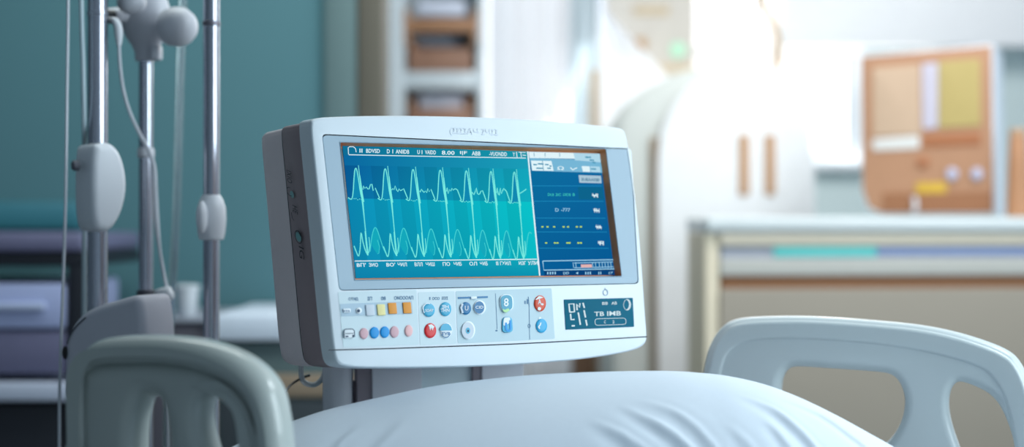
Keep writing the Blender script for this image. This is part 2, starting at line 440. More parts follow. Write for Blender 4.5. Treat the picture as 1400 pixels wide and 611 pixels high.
# right-hand readouts
obj('toolbar', flat(MP, [[(723, 207.4), (784, 209), (786, 217), (724, 216)], [(726, 219.5), (754, 220), (757, 233.5), (727.5, 233)], [(795, 227), (806, 227.3), (807, 235), (797, 234.6)]], C3), G_white, screen, 0)
obj('toolbar', flat(MP, [[(724, 216), (821, 219), (823.8, 236.3), (727.5, 233.5)]], C2), glow('toolbar_blue', (118, 182, 214)), screen, 0)
obj('toolbar', flat(MP, [[(784, 209), (820, 210), (821.5, 222), (786, 219)], [(807, 227.3), (820, 227.8), (821, 235.4), (808, 235)]], C2 + .0001), glow('toolbar_pale', (176, 216, 234)), screen, 0)
tb = bmesh.new(); G_tb = glow('toolbar_mark_blue', (40, 140, 176))
for x, y, w in ((729, 224, 5), (733, 229, 9), (735, 223, 8), (745, 224, 5), (748, 229, 5), (751, 226, 3), (808, 230, 7), (800, 214, 8), (806, 218, 6), (810, 221, 4)):
    obj('toolbar_mark', flat(MP, [[(x, y), (x + w, y + .3), (x + w + .2, y + 2), (x + .2, y + 1.7)]], C3 + .0002), G_tb, screen, 0)
ribbon(MP, [(741.5, 219.8), (743, 233)], .8, C3 + .0002, tb)
for x in (730, 745, 765): obj('toolbar_tick', ribbon(MP, [(x, 209), (x + .4, 214)], .7, C3 + .0002), G_tb, screen, 0)
obj('toolbar_tick', tb, G_tb, screen, 0)
wm = bmesh.new()
text(MP, 'Ω', (762, 227), (771, 227.5), 5, C3, wm); ribbon(MP, catmull([(780, 229), (783, 232), (786, 230.5), (789, 229.5)], 4), 1.4, C3, wm)
for (x, y), s in zip(((809.5, 264.5), (811.5, 285), (814.5, 307.5), (817.5, 329.5)), ('VI', 'TH', 'VA', 'TI')):
    obj('lettering', ribbon(MP, [(x, y + 2.4), (x + 8, y + 3.2)], 1.6, C3 + .0001, text(MP, s, (x, y), (x + 8, y + .2), 5.6, C3)), G_white, screen, 0)
obj('toolbar_glyph', wm, G_white, screen, 0)
obj('softkey', flat(MP, [[(791, 239.3), (821.5, 240.3), (822.5, 250.5), (792.3, 249.8)]], C3), glow('softkey_grey', (172, 200, 216)), screen, 0)
sk = text(MP, 'IIUBAAIIIBI', (795, 243), (819.5, 243.8), 4.4, C3 + .0003); obj('lettering', sk, glow('softkey_text', (60, 120, 150)), screen, 0)
gl = bmesh.new(); 
for s_, x0, x1 in (('DUI', 749, 757), ('2IC', 759.5, 767), ('DIOII', 770, 780), ('B', 783, 786)): obj('lettering', text(MP, s_, (x0, 264), (x1, 264.3), 3.8, C3), G_mint, screen, 0)
for s_, x0, x1 in (('D', 759, 764), ('-777', 767, 779.5)): obj('lettering', text(MP, s_, (x0, 284.5), (x1, 284.8), 4.6, C3), G_pale, screen, 0)
yb_ = bmesh.new()
for y, xs in ((310, (740, 747, 756, 769, 775, 787, 792.5)), (332, (745, 757, 760.5, 774, 777, 789, 792.5))):
    for x in xs: flat(MP, [[(x, y - .8), (x + 3, y - .9), (x + 3.2, y + .9), (x + .4, y + 1)]], C3, yb_)
obj('readout_dash', yb_, G_yel, screen, 0)
rr = bmesh.new()
for y in (254, 275, 298, 317, 339.2): ribbon(MP, [(728 + (y - 254) * .1, y), (823 + (y - 254) * .11, y + .2)], .8, C2 + .0001, rr)
obj('rule', rr, G_grey, screen, 0)
obj('readout_band', flat(MP, [[(790, 255.5), (823.5, 256), (825.5, 273), (791.5, 272.5)]], C2), glow('readout_band_teal', (14, 100, 140)), screen, 0)
bx_ = bmesh.new()
ribbon(MP, [(742, 356.8), (839, 355), (840.5, 367.5), (743.5, 369.3), (742, 356.8)], 1.4, C3, bx_)
for x in (783.5, 787, 810, 814, 819, 823, 827, 831, 835): ribbon(MP, [(x, 358.5), (x + .8, 366)], .9, C3, bx_)
ribbon(MP, [(785, 359.5), (838, 358)], 1, C3, bx_); ribbon(MP, [(785, 366), (839, 364.8)], 1, C3, bx_)
for s, x0, x1 in (('IIII', 748, 760), ('DD', 770, 778), ('◂', 787, 790.5), ('III', 800, 808), ('II', 818, 822), ('(7', 832, 838)): text(MP, s, (x0, 371.6), (x1, 371.4), 3.6, C3, bx_)
obj('status_box', bx_, G_pale, screen, 0)
obj('status_bar', flat(MP, [[(743.8, 369.6), (840.7, 367.8), (841.3, 376), (744.5, 377)]], C2), G_deep, screen, 0)
obj('status_block', flat(MP, [[(794, 361.5), (809, 361.2), (809.6, 365.5), (794.6, 365.8)]], C3 + .0002), glow('status_salmon', (226, 178, 176)), screen, 0)

# ---- control strip
M_memb = mat('membrane_blue_white', (186, 210, 219), .45, var=.01); M_memb2 = mat('membrane_light', (206, 224, 230), .45, var=.01)
MB_ = {'orange': mat('orange_key', (232, 150, 40), .5), 'yellow': mat('pale_yellow_key', (240, 228, 160), .5), 'white': mat('white_key', (232, 238, 242), .5),
       'grey': mat('pale_grey_key', (206, 216, 226), .5), 'pink': mat('dusty_pink_key', (214, 172, 180), .5), 'salmon': mat('salmon_key', (240, 190, 190), .5),
       'blue': mat('bright_blue_key', (8, 150, 222), .5), 'sky': mat('sky_blue_key', (64, 172, 208), .4), 'deep': mat('deep_blue_key', (18, 112, 164), .4),
       'red': mat('red_key', (222, 34, 40), .4), 'orangered': mat('orange_red_key', (216, 70, 30), .4), 'teal': mat('teal_key', (60, 156, 186), .4), 'aqua': mat('aqua_key', (40, 168, 216), .4),
       'ink': mat('blue_ink', (86, 128, 164), .6), 'navy': mat('navy_ink', (24, 60, 92), .6), 'mark': mat('white_ink', (238, 246, 250), .6), 'lime': mat('lime_ink', (190, 236, 170), .6)}
obj('membrane', slab(MP, [rquad([(462, 399), (569.5, 396), (573, 471), (469.5, 474.5)], 2)], .0012, 0, .0003), M_memb2, monitor)
obj('membrane', slab(MP, [rquad([(571.5, 399.5), (621.5, 398), (624.5, 469.5), (574.5, 472)], 2)], .0012, 0, .0003), M_memb2, monitor)
obj('membrane', slab(MP, [rquad([(623, 398), (754, 394), (758.5, 463), (626, 469.5)], 2)], .0012, 0, .0003), M_memb, monitor)
obj('membrane', slab(MP, [rquad([(465, 415.5), (563, 411.5), (564.5, 429), (466.5, 432.5)], 1)], .001, 0, .0006), mat('membrane_strip_blue', (174, 198, 214), .45), monitor)
def key(kind, poly=None, e=None, h=.0016):
    if e: bm = dome(MP, *e, h, .0004)
    else: bm = slab(MP, [poly], h, .0004, .0004 + h)
    return obj('button', bm, MB_[kind], monitor)
def mark(parent, bm, kind, name='key_mark'): return obj(name, bm, MB_[kind], parent, 0)
HK = .0023
def sq(x, y, w, h): return rquad([(x - w / 2 - h * .05, y - h / 2), (x + w / 2 - h * .05, y - h / 2 - w * .03), (x + w / 2 + h * .05, y + h / 2 - w * .03), (x - w / 2 + h * .05, y + h / 2)], .8, 2)
b = key('white', sq(474.5, 424.5, 10, 5.5)); mk = bmesh.new()
for x in (471, 474, 477): flat(MP, [sq(x, 425, 2, 2)], HK, mk)
mark(b, mk, 'ink')
b = key('white', e=(490.3, 424.8, 4.2, 4.4)); mark(b, flat(MP, [ell(490.3, 424.8, 2, 2.2, 12)], HK), 'navy')
key('grey', sq(506.5, 424, 11.5, 15)); key('yellow', sq(521.5, 423.5, 10.5, 15)); key('orange', sq(537, 421.5, 11, 15)); key('orange', sq(557, 420.8, 11, 15))
b = key('white', rquad([(470.5, 450), (484, 449.6), (485, 461.5), (470.8, 462.5)], 3)); mk = bmesh.new()
ribbon(MP, [(470.6, 461), (470.6, 452), (472.5, 449.8), (482, 449.6), (484.6, 452), (485, 460.5)], 1, HK, mk); ribbon(MP, [(472, 456), (483.5, 455.6)], .9, HK, mk); flat(MP, [sq(474.5, 460, 4, 2), sq(483, 459.5, 2, 4)], HK, mk)
mark(b, mk, 'navy')
key('pink', e=(497.3, 456, 6, 7.6)); key('blue', e=(511.6, 454.8, 6.4, 7.9)); key('blue', e=(525.7, 454, 6.2, 7.9)); key('pink', e=(539, 453.8, 6, 7.9)); key('salmon', e=(558.5, 452.2, 5.4, 8))
# round icon keys
b = key('sky', e=(586, 424, 8, 9.2)); mk = bmesh.new(); text(MP, 'SOAV', (581.5, 422.4), (592.5, 422), 4, HK, mk); ribbon(MP, catmull([(580, 428), (578.8, 420), (583, 415), (588, 415)], 5), 1.2, HK, mk); mark(b, mk, 'mark')
b = key('sky', e=(608.7, 422.6, 7.9, 9.6)); mk = bmesh.new(); text(MP, 'ƎH', (604, 417), (613.5, 416.8), 4.6, HK, mk); text(MP, 'THN', (602.5, 422), (614.5, 421.8), 4.4, HK, mk); mark(b, mk, 'mark')
b = key('red', e=(588, 452, 8, 10.2)); mk = flat(MP, [[(585.5, 444), (590, 443.2), (594, 446.5), (592.5, 448.5), (591.5, 452), (590, 447.5), (588.2, 452), (587, 447)]], HK); mark(b, mk, 'mark')
b = key('white', e=(609.8, 451.4, 8.2, 10)); mk = flat(MP, [[(601.8, 451.8)] + [(609.8 + 8 * math.cos(t), 451.6 - 9.4 * math.sin(t)) for t in [math.pi - math.pi * k / 12 for k in range(13)]]], HK); mark(b, mk, 'sky')
mk = bmesh.new(); text(MP, 'TVB', (603.5, 454), (615.5, 453.8), 4, HK, mk); ribbon(MP, catmull([(604, 457), (607.5, 461), (612, 460.8), (616, 456)], 5), .9, HK, mk); mark(b, mk, 'deep')
b = key('deep', e=(636.6, 421.6, 7, 8.6)); mk = bmesh.new(); text(MP, 'U', (635.5, 418), (640.5, 417.9), 6.5, HK, mk); ribbon(MP, [(632.5, 415), (630.7, 421), (632.8, 428)], 2.6, HK, mk); mark(b, mk, 'grey')
b = key('mark', e=(655.4, 420.3, 8.4, 10)); mk = bmesh.new(); flat(MP, [ell(655.4, 420.2, 6.8, 8.3)], HK, mk); mark(b, mk, 'deep')
mk = bmesh.new(); text(MP, 'CID', (650, 418), (661, 417.8), 4, HK + .0003, mk); mark(b, mk, 'mark')
b = key('mark', e=(639.8, 451.6, 9.4, 12.6)); mark(b, flat(MP, [ell(639.8, 451.6, 8.2, 11.2)], HK), 'grey'); mark(b, flat(MP, [ell(639.8, 452, 3.1, 4.3)], HK + .0002), 'sky'); mark(b, flat(MP, [ell(640, 452.4, 1.2, 1.8, 10)], HK + .0004), 'navy')
mk = bmesh.new(); flat(MP, [[(625.8, 406), (644, 405.4), (644.2, 408), (626, 408.6)], [(652.5, 405.2), (667, 404.7), (667.2, 407.2), (652.7, 407.8)]], .0006, mk); mark(monitor, mk, 'deep', 'slider_mark')
b = key('mark', rquad([(644, 405.4), (652, 405.1), (652.3, 408.6), (644.3, 409)], 1, 2))
b = key('mark', rquad([(683.2, 402.5), (701.5, 402), (702.5, 424.5), (684.4, 425.5)], 8.5, 6)); mark(b, slab(MP, [rquad([(684.6, 403.6), (700.2, 403.1), (700.8, 424), (685.6, 424.8)], 7.4, 6)], .0004, 0, HK + .0003), 'teal')
mk = text(MP, '8', (688.8, 407.5), (695.5, 407.3), 11.5, HK + .0006); mark(b, mk, 'mark'); mark(b, flat(MP, [[(687, 422), (690, 423.5), (695, 421.5), (697, 424), (692, 427.3), (688, 425.5)]], HK + .0006), 'lime')
b = key('sky', rquad([(687.3, 433), (700, 432.6), (701.8, 454), (686.8, 454.8)], 6, 6)); mk = flat(MP, [rquad([(689, 433.8), (698, 433.4), (696.5, 442), (688, 446)], 3, 3)], HK); mark(b, mk, 'white'); mk = bmesh.new(); ribbon(MP, catmull([(692, 441), (692, 449), (694.5, 452), (698, 449), (697.5, 438)], 4), 2.6, HK + .0002, mk); mark(b, mk, 'blue')
b = key('orangered', e=(738, 414.8, 8, 11)); mk = bmesh.new(); text(MP, 'A', (735.5, 409), (740, 408.8), 7, HK, mk); flat(MP, [ell(737.4, 422, 2.4, 2.4, 10), ell(741.5, 416, 1.8, 1.4, 8), rquad([(731.5, 410), (737, 404.6), (743, 406.5), (737.5, 408.5)], 1)], HK, mk); mark(b, mk, 'white')
b = key('aqua', e=(740, 445.4, 7.5, 9.6)); mk = bmesh.new(); flat(MP, [ell(738.3, 435, 1.9, 2.1, 10)], .0008, mk); ribbon(MP, catmull([(739.5, 441), (738.6, 444), (736.5, 447), (738, 449)], 4), 1.8, HK, mk); mark(b, mk, 'mark')
# printed captions on the strip
pr = bmesh.new()
for s, x0, x1, y in (('ДИТО', 476.5, 490, 406.5), ('ПІ', 502.5, 508.8, 405.6), ('80', 521, 527.5, 405.2), ('ПАОООИО', 539, 565, 404.8)): obj('lettering', text(MP, s, (x0, y), (x1, y - (x1 - x0) * .02), 5.2, .0006, mirror=True), MB_['ink'], monitor, 0)
for s, x0, x1, y in (('I', 587, 588.5, 406), ('ОСО', 591, 601, 405.9), ('ІІІІ', 604, 612.5, 405.5)): obj('lettering', text(MP, s, (x0, y), (x1, y), 4, .0006), MB_['ink'], monitor, 0)
obj('lettering', text(MP, 'ıI', (717, 409), (722, 408.8), 6.5, .0006), MB_['ink'], monitor, 0); ribbon(MP, [(722.3, 405.5), (723.6, 418.5)], .9, .0006, pr); ribbon(MP, [(723.6, 418), (724.3, 464)], .6, .0006, pr); ribbon(MP, [(677.6, 401), (679.8, 450)], .5, .0006, pr)
ribbon(MP, catmull(ell(723.5, 445.5, 1.6, 2.4, 10) + [(725.1, 445.5)], 2), .9, .0006, pr); flat(MP, [ell(678.8, 452, 1.7, 1.1, 8)], .0006, pr)
obj('strip_mark', pr, MB_['ink'], monitor, 0)
obj('power_mark', ribbon(MP, [(827.8 + 3.2 * math.cos(t), 399.8 + 4 * math.sin(t)) for t in [2 * math.pi * k / 20 for k in range(21)]], 1.1, .0004, ribbon(MP, [(827.3, 393.5), (827.4, 396)], .9, .0004)), mat('grey_ink', (136, 156, 176), .6), monitor, 0)
# embossed maker's lettering on the top edge
obj('embossed_lettering', text(MP, '(ІІІІАЧ ІЧІІ', (615, 174), (681, 176.5), 11, .0004), mat('embossed_white', (217, 227, 236), .4), monitor, 0)
# small status display
lcd = obj('status_display', slab(MP, [rquad([(771.2, 409.4), (865.3, 407), (867.2, 446.6), (773.6, 450.6)], .8, 2)], .0016, .0003, .0008), mat('lcd_teal', (6, 92, 116), .6, emit=.22, spec=.15), monitor)
lc = bmesh.new(); CL = .0012
for seg in ([(779, 426.6), (777.8, 415.6), (784.6, 415.3), (785.4, 426.2), (778.6, 426.6)], [(780, 429), (780.8, 437), (785.5, 436.6)], [(789, 424), (788.5, 415.5), (792.5, 420), (792.8, 414.5)], [(790.5, 427), (791.5, 432), (793.5, 444)], [(797, 414), (799, 421)], [(798.5, 424), (800.5, 434)], [(801, 437), (802.5, 445)], [(781.5, 445.5), (786, 445.2)]):
    ribbon(MP, seg, 2.1, CL, lc)
for x0, x1, y, h in ((823.5, 831, 412.5, 4), (836, 843.5, 412, 4), (812, 826, 426, 6.4), (830, 849, 425.2, 6.4)): pass
text(MP, 'BIB', (823.3, 412.8), (831, 412.6), 4, CL, lc); text(MP, 'AB', (836, 412.4), (843.5, 412.2), 4, CL, lc)
text(MP, 'TB', (812.5, 426.2), (826, 425.8), 6, CL, lc); text(MP, 'IMB', (830, 425.5), (849, 425), 6.2, CL, lc)
ribbon(MP, rquad([(813.2, 435.8), (855.5, 434.6), (856.2, 443.3), (813.8, 444.8)], 4) + [(813.4, 439.8)], .7, CL, lc)
text(MP, 'C', (825.8, 438.2), (828.2, 438.1), 4, CL, lc); text(MP, '2', (837.5, 437.9), (840, 437.8), 4, CL, lc)
mo = [(857 + 5 * math.cos(t), 416.5 + 7.4 * math.sin(t)) for t in [-1.7 + 3.6 * k / 14 for k in range(15)]]
flat(MP, [mo + [(855.8 + 4.2 * math.cos(t), 416.3 + 6.8 * math.sin(t)) for t in [1.7 - 3.2 * k / 12 for k in range(13)]]], CL, lc)
ribbon(MP, [(857.5 + 5 * math.cos(t), 416.5 + 7.4 * math.sin(t)) for t in [2 * math.pi * k / 20 for k in range(21)]], .6, CL, lc)
obj('display_mark', lc, glow('lcd_white', (214, 236, 244)), lcd, 0)
# marks down the dark side
iL = min(range(len(RO)), key=lambda i: RO[i][0] if RO[i][1] > -.02 else 9)
pA = min((p for p in inset(RO, .0025) if p[1] > .03), key=lambda p: p[0]); pB = min((p for p in inset(RO, .0025) if -.09 < p[1] < -.06), key=lambda p: p[0])
class Side(Plane):
    def __init__(s):
        s.o = wb3([pB], -.04)[0]; s.u = (wb3([pA], -.04)[0] - s.o).normalized(); s.r = NH.copy(); s.n = s.r.cross(s.u).normalized()
        if s.n.x > 0: s.n = -s.n
SP = Side()
sm = bmesh.new(); SC = .0022
for s, y0, y1, x in (('IXIO', 237, 255, 404.5), ('HE', 286, 297, 409), ('?', 320, 328, 412), ('IG', 343, 360, 413.5)):
    cu = bpy.data.curves.new('temp', 'FONT'); cu.body = s; cu.resolution_u = 2; t = temp_mesh(cu)
    xs = [v.co.x for v in t.verts]; ys = [v.co.y for v in t.verts]
    for v in t.verts:
        u = (v.co.x - min(xs)) / (max(xs) - min(xs)) if 0 else 0
    mx, Mx, my, My = min(xs), max(xs), min(ys), max(ys)
    for v in t.verts:
        v.co = SP.hit(x - 3 + 6.5 * (v.co.y - my) / (My - my) + (y0 - 240) * 0, y0 + (y1 - y0) * (v.co.x - mx) / (Mx - mx), SC)
    me = bpy.data.meshes.new('t'); t.to_mesh(me); t.free(); sm.from_mesh(me); bpy.data.meshes.remove(me)
ribbon(SP, [(404 + 4 * math.cos(t), 268 + 6 * math.sin(t)) for t in [1 + 4 * k / 12 for k in range(13)]], .8, SC, sm)
ribbon(SP, [(411 + 4.5 * math.cos(t), 330 + 9 * math.sin(t)) for t in [2 * math.pi * k / 20 for k in range(21)]], .9, SC, sm)
ribbon(SP, [(404, 298), (404.5, 306), (407, 309)], .8, SC, sm)
obj('side_lettering', sm, M_dark, monitor, 0)
sb = bmesh.new(); M_sk = mat('teal_side_key', (120, 176, 176), .4)
for e_ in ((406.5, 271, 2.6, 5), (411, 330, 3.6, 7)): obj('side_button', flat(SP, [ell(*e_)], SC - .0004), M_sk, monitor)

# ---- stand below the housing
STP = at(600, 1.88, 14)
def down(px0, px1, y, off, depth, z0, m, name, bev=.002):
    a0, b0 = STP.ab(px0, y, off); a1, _ = STP.ab(px1, y, off)
    zf = z0 - H
    bm = slab(STP, [[(a0, b0), (a1, b0), (a1, zf), (a0, zf)]], depth, bev, off, pix=False)
    return obj(name, bm, m, monitor)
M_postd = mat('dark_taupe_metal', (150, 142, 150), .5)
down(488, 512, 475, -.004, .03, .10, M_postd, 'stand_post'); down(509, 577, 475, 0, .03, .10, M_metal, 'stand_panel')
down(576, 650, 475, -.012, .012, .10, mat('stand_back_plate', (222, 240, 246), .4), 'stand_back_plate'); down(646, 661, 475, -.004, .03, .10, M_postd, 'stand_post'); down(659, 716, 475, 0, .03, .10, M_metal, 'stand_panel')
cc = STP.hit(462, 500, -.02)
obj('clamp_cylinder', lathe((cc.x, cc.y, cc.z - .062), [(0, .013), (.003, .0195), (.012, .02), (.05, .02), (.074, .021)], 28), mat('grey_cylinder_plastic', (208, 212, 220), .35), monitor)
obj('cylinder_bracket', box((cc.x, cc.y + .004, cc.z - .05), (cc.x + .045, cc.y + .02, cc.z - .02), .002), M_postd, monitor)
rb = wb3([(-.05, -.03)], -.194)[0]
obj('tilt_bracket', box((rb.x - .05, rb.y - .02, rb.z - .1), (rb.x + .05, STP.o.y + .02, rb.z + .03), .004), M_postd, monitor)
ck = STP.hit(426, 505, -.03)
obj('cable_clip', tube([ck + Vector((-.014, 0, .012)), ck + Vector((-.012, 0, -.014)), ck + Vector((.004, 0, -.02)), ck + Vector((.016, 0, -.008)), ck + Vector((.02, 0, .014))], .0035, 10), mat('clear_clip_plastic', (190, 200, 206), .25, trans=.4), monitor)
bs = bmesh.new()
box((cc.x + .0, STP.o.y - .12, .04), (cc.x + .28, STP.o.y + .22, .10), .015, bs)
obj('stand_base', bs, M_postd, monitor)
for dx, dy in ((.03, -.09), (.25, -.09), (.03, .19), (.25, .19)):
    obj('caster', lathe((cc.x + dx, STP.o.y + dy, .02), [(-.012, .012), (-.01, .02), (.01, .02), (.012, .012)], 16, axis=(1, 0, 0)), M_dark, monitor)
cp = [P(372, 560, 1.80), P(388, 538, 1.84), P(398, 526, 1.87), P(412, 517, 1.88), P(424, 513, 1.88)]
tag(obj('power_cord', tube([P(366, 640, 1.80), P(362, 600, 1.80)] + cp, .0016, 8), M_dark), 'thin dark cord curving from under the monitor towards the left bed rail', 'cord')

# ------------------------------------------------------------------ hospital bed with two moulded rails
bed = thing('hospital_bed', 'hospital bed with two pale moulded plastic side rails around the white pillow', 'bed', Vector((.1, 1.4, 0)))
LP = at(245, 1.42, -24)
lo = [(86, 700), (87, 611), (87, 560), (91, 515), (100, 487), (116, 469), (142, 462), (180, 460), (220, 461), (258, 465.5), (290, 474), (320, 488), (345, 508), (363, 535), (372, 572), (377, 611), (380, 650), (381, 700)]
li = [(112, 690), (112, 611), (111, 540), (114, 512), (128, 503), (170, 500.5), (215, 501), (254, 508), (288, 521), (314, 539), (331, 565), (339, 600), (342, 650), (343, 690)]
h1 = [(191, 546), (200, 543.5), (211, 547), (218, 562), (222, 585), (224, 611), (224, 640), (220, 670), (205, 678), (190, 670), (180, 640), (178, 611), (180, 580), (184, 560)]
h2 = [(280, 547), (292, 546), (304, 555), (316, 570), (327, 595), (332, 620), (334, 650), (330, 672), (322, 678), (304, 672), (291, 650), (282, 625), (274, 600), (270, 575), (272, 556)]
rb_ = slab(LP, [catmull(lo, 4, True), catmull(li, 4, True)], .048, .020, .006, 6)
grow = lambda pts, d: [(p[0] + d * (1 if p[0] > 240 else -1), p[1] - (6 if p[1] < 600 else -6)) for p in pts]
slab(LP, [catmull(grow(li, 8), 4, True), catmull(h1, 4, True), catmull(h2, 4, True)], .042, .0185, 0, 6, bm=rb_)
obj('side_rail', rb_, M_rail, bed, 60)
RP = at(1190, 1.86, -20)
ro = [(955, 700), (956, 611), (957, 540), (961, 502), (970, 470), (986, 447), (1010, 436), (1072, 433), (1130, 434.5), (1195, 439), (1255, 445), (1300, 453.5), (1340, 465), (1374, 478.5), (1393, 494), (1408, 525), (1417, 570), (1421, 620), (1423, 700)]
ri = [(985, 690), (985, 611), (985, 540), (989, 500), (1002, 478), (1030, 467), (1080, 465), (1150, 468), (1220, 475), (1280, 486), (1330, 500), (1355, 515), (1372, 545), (1384, 590), (1390, 640), (1392, 690)]
g1 = [(1066, 531), (1069, 516), (1076, 506), (1090, 502), (1140, 505), (1195, 509), (1217, 513), (1229, 524), (1236, 545), (1234, 568), (1226, 588), (1212, 606), (1190, 620), (1140, 632), (1090, 632), (1070, 615), (1064, 570)]
g2 = [(1313, 523), (1330, 528), (1350, 538), (1365, 553), (1377, 577), (1386, 607), (1388, 640), (1380, 665), (1350, 672), (1328, 660), (1314, 620), (1302, 585), (1297, 560), (1298, 540), (1304, 527)]
rb_ = slab(RP, [catmull(ro, 4, True), catmull(g1, 4, True), catmull(g2, 4, True)], .034, .0125, 0, 6)
ri2 = [(1190 + (q[0] - 1190) * .985, 470 + (q[1] - 470) * .985 + 9) for q in ro]
growr = lambda pts, d: [(p[0] + d * (1 if p[0] > 1190 else -1), p[1] - (5 if p[1] < 600 else -5)) for p in pts]
slab(RP, [[(q[0] + (1190 - q[0]) * .022, q[1] + 5) for q in catmull(ro, 4, True)], catmull(ri, 4, True)], .012, .0055, .0022, 6, bm=rb_)
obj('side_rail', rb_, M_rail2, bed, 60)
M_frame = mat('bed_frame_grey', (150, 158, 166), .5)
obj('bed_base', box((-.52, .62, .30), (.74, 1.79, .459), .015), M_frame, bed)
for x in (-.46, .68):
    for y in (.7, 1.7): obj('leg', tube([(x, y, 0), (x, y, .31)], .022, 14), M_frame, bed)
obj('rail_bracket', box((-.37, 1.37, .40), (-.31, 1.41, .68), .004), M_frame, bed)
obj('rail_bracket', box((.44, 1.75, .40), (.5, 1.785, .64), .004), M_frame, bed)
mt = box((-.22, .64, .46), (.42, 1.735, .60), .03, seg=3)
tag(obj('mattress', mt, mat('mattress_cover', (190, 205, 220), .8)), 'pale blue mattress lying on the bed under the white pillow', 'mattress')

# pillow
top = [(215, 720), (235, 680), (270, 640), (320, 610), (360, 592), (400, 577), (445, 562.5), (520, 545), (600, 529), (700, 517), (780, 511.8), (850, 509.5), (915, 509), (960, 511.5), (1000, 516), (1050, 527.5), (1100, 546.5), (1150, 571), (1200, 598.5), (1222, 611), (1262, 637), (1292, 664), (1310, 700), (1318, 725)]
YC = 1.60
tp = catmull([((p[0] - 700) / F * YC, H - (p[1] - 305.5) / F * YC) for p in top], 10)
def ztop(x):
    for a, b_ in zip(tp, tp[1:]):
        if a[0] <= x <= b_[0]: return a[1] + (b_[1] - a[1]) * (x - a[0]) / max(1e-9, b_[0] - a[0])
    return tp[0][1] if x < tp[0][0] else tp[-1][1]
xa, xb = tp[0][0], tp[-1][0]; ZB = .602
bm = bmesh.new(); NX, NV = 400, 220
def ground(px, py):
    """where a sight line meets the smooth pillow"""
    Yd = 1.42
    for _ in range(400):
        x = (px - 700) / F * Yd; v = (Yd - YC) / .185; kk = max(0, 1 - min(1, abs(v)) ** 2.3) ** .62
        if H - (py - 305.5) / F * Yd < ZB + .018 + (ztop(x) - ZB - .018) * kk: break
        Yd += .0008
    return (x, Yd)
FOLDS = []
for pts_, w_, a_ in (([(800, 575), (839, 594), (866, 611), (890, 630)], .0042, .0030), ([(840, 552), (880, 574), (911, 591), (938, 613), (955, 632)], .0042, .0036), ([(860, 546), (907, 560), (942, 579), (973, 611), (985, 630)], .0045, .0026),
                     ([(1004, 538), (1055, 558), (1089, 582), (1121, 612), (1136, 632)], .0046, .0040), ([(1060, 541), (1120, 565), (1164, 592), (1194, 612)], .0036, .0024), ([(1040, 572), (1060, 585), (1084, 612), (1094, 630)], .004, .0022),
                     ([(985, 580), (1010, 595), (1030, 615), (1040, 632)], .005, .0018), ([(500, 580), (470, 600), (450, 622)], .005, .0009), ([(560, 575), (530, 600), (505, 628)], .006, .0009)):
    g_ = [ground(*q) for q in catmull(pts_, 4)]
    FOLDS.append((g_, w_, a_))
def crease(x, y):
    tot = 0
    for g_, w_, a_ in FOLDS:
        best = 9; sd = 0; bt_ = 0; n_ = len(g_) - 1
        if abs(x - g_[n_ // 2][0]) > .2: continue
        for i_ in range(n_):
            ax, ay = g_[i_]; dx, dy = g_[i_ + 1][0] - ax, g_[i_ + 1][1] - ay; L2 = dx * dx + dy * dy + 1e-12
            t = max(0, min(1, ((x - ax) * dx + (y - ay) * dy) / L2)); ex, ey = x - ax - t * dx, y - ay - t * dy; d2 = ex * ex + ey * ey
            if d2 < best: best = d2; sd = 1 if dx * ey - dy * ex < 0 else -1; bt_ = (i_ + t) / n_
        d = sd * math.sqrt(best) / w_
        if abs(d) > 7: continue
        e = min(1, bt_ * 2.2); e = e * e * (3 - 2 * e)
        tot += a_ * e * (math.exp(-d * d) - .75 * math.exp(-((d - 2.1) / 1.7) ** 2) + .25 * math.exp(-((d + 2.6) / 2) ** 2))
    return tot
rowsT, rowsB = [], []
for i in range(NX + 1):
    t = i / NX; x = xa + (xb - xa) * (.5 - .5 * math.cos(math.pi * t)) if 0 else xa + (xb - xa) * t
    u = abs(2 * t - 1); hd = .185 * (1 - u ** 3.2) ** (1 / 2.2) + .004
    zc = ztop(x); rt, rb2 = [], []
    for j in range(NV + 1):
        v = -math.cos(math.pi * j / NV); k = max(0, 1 - abs(v) ** 2.3) ** .62
        y = YC + v * hd; zm = ZB + .018
        z = zm + (zc - zm) * k
        if 0 < j < NV: z += crease(x, y) * min(1, k * 3)
        rt.append(bm.verts.new((x, y, z)))
        rb2.append(rt[-1] if j in (0, NV) else bm.verts.new((x, y, ZB + .018 * (1 - k))))
    rowsT.append(rt); rowsB.append(rb2)
for i in range(NX):
    for j in range(NV):
        bm.faces.new((rowsT[i][j], rowsT[i + 1][j], rowsT[i + 1][j + 1], rowsT[i][j + 1]))
        q = [rowsB[i][j], rowsB[i][j + 1], rowsB[i + 1][j + 1], rowsB[i + 1][j]]
        bm.faces.new(q)
for r_, rB in ((rowsT[0], rowsB[0]), (rowsT[-1], rowsB[-1])):
    for j in range(NV):
        q = []
        for v in (r_[j], r_[j + 1], rB[j + 1], rB[j]):
            if v not in q: q.append(v)
        if len(q) > 2: bm.faces.new(q)
tag(obj('pillow', bm, M_linen, None, 80), 'plump white pillow with soft folds between the two bed rails', 'pillow')

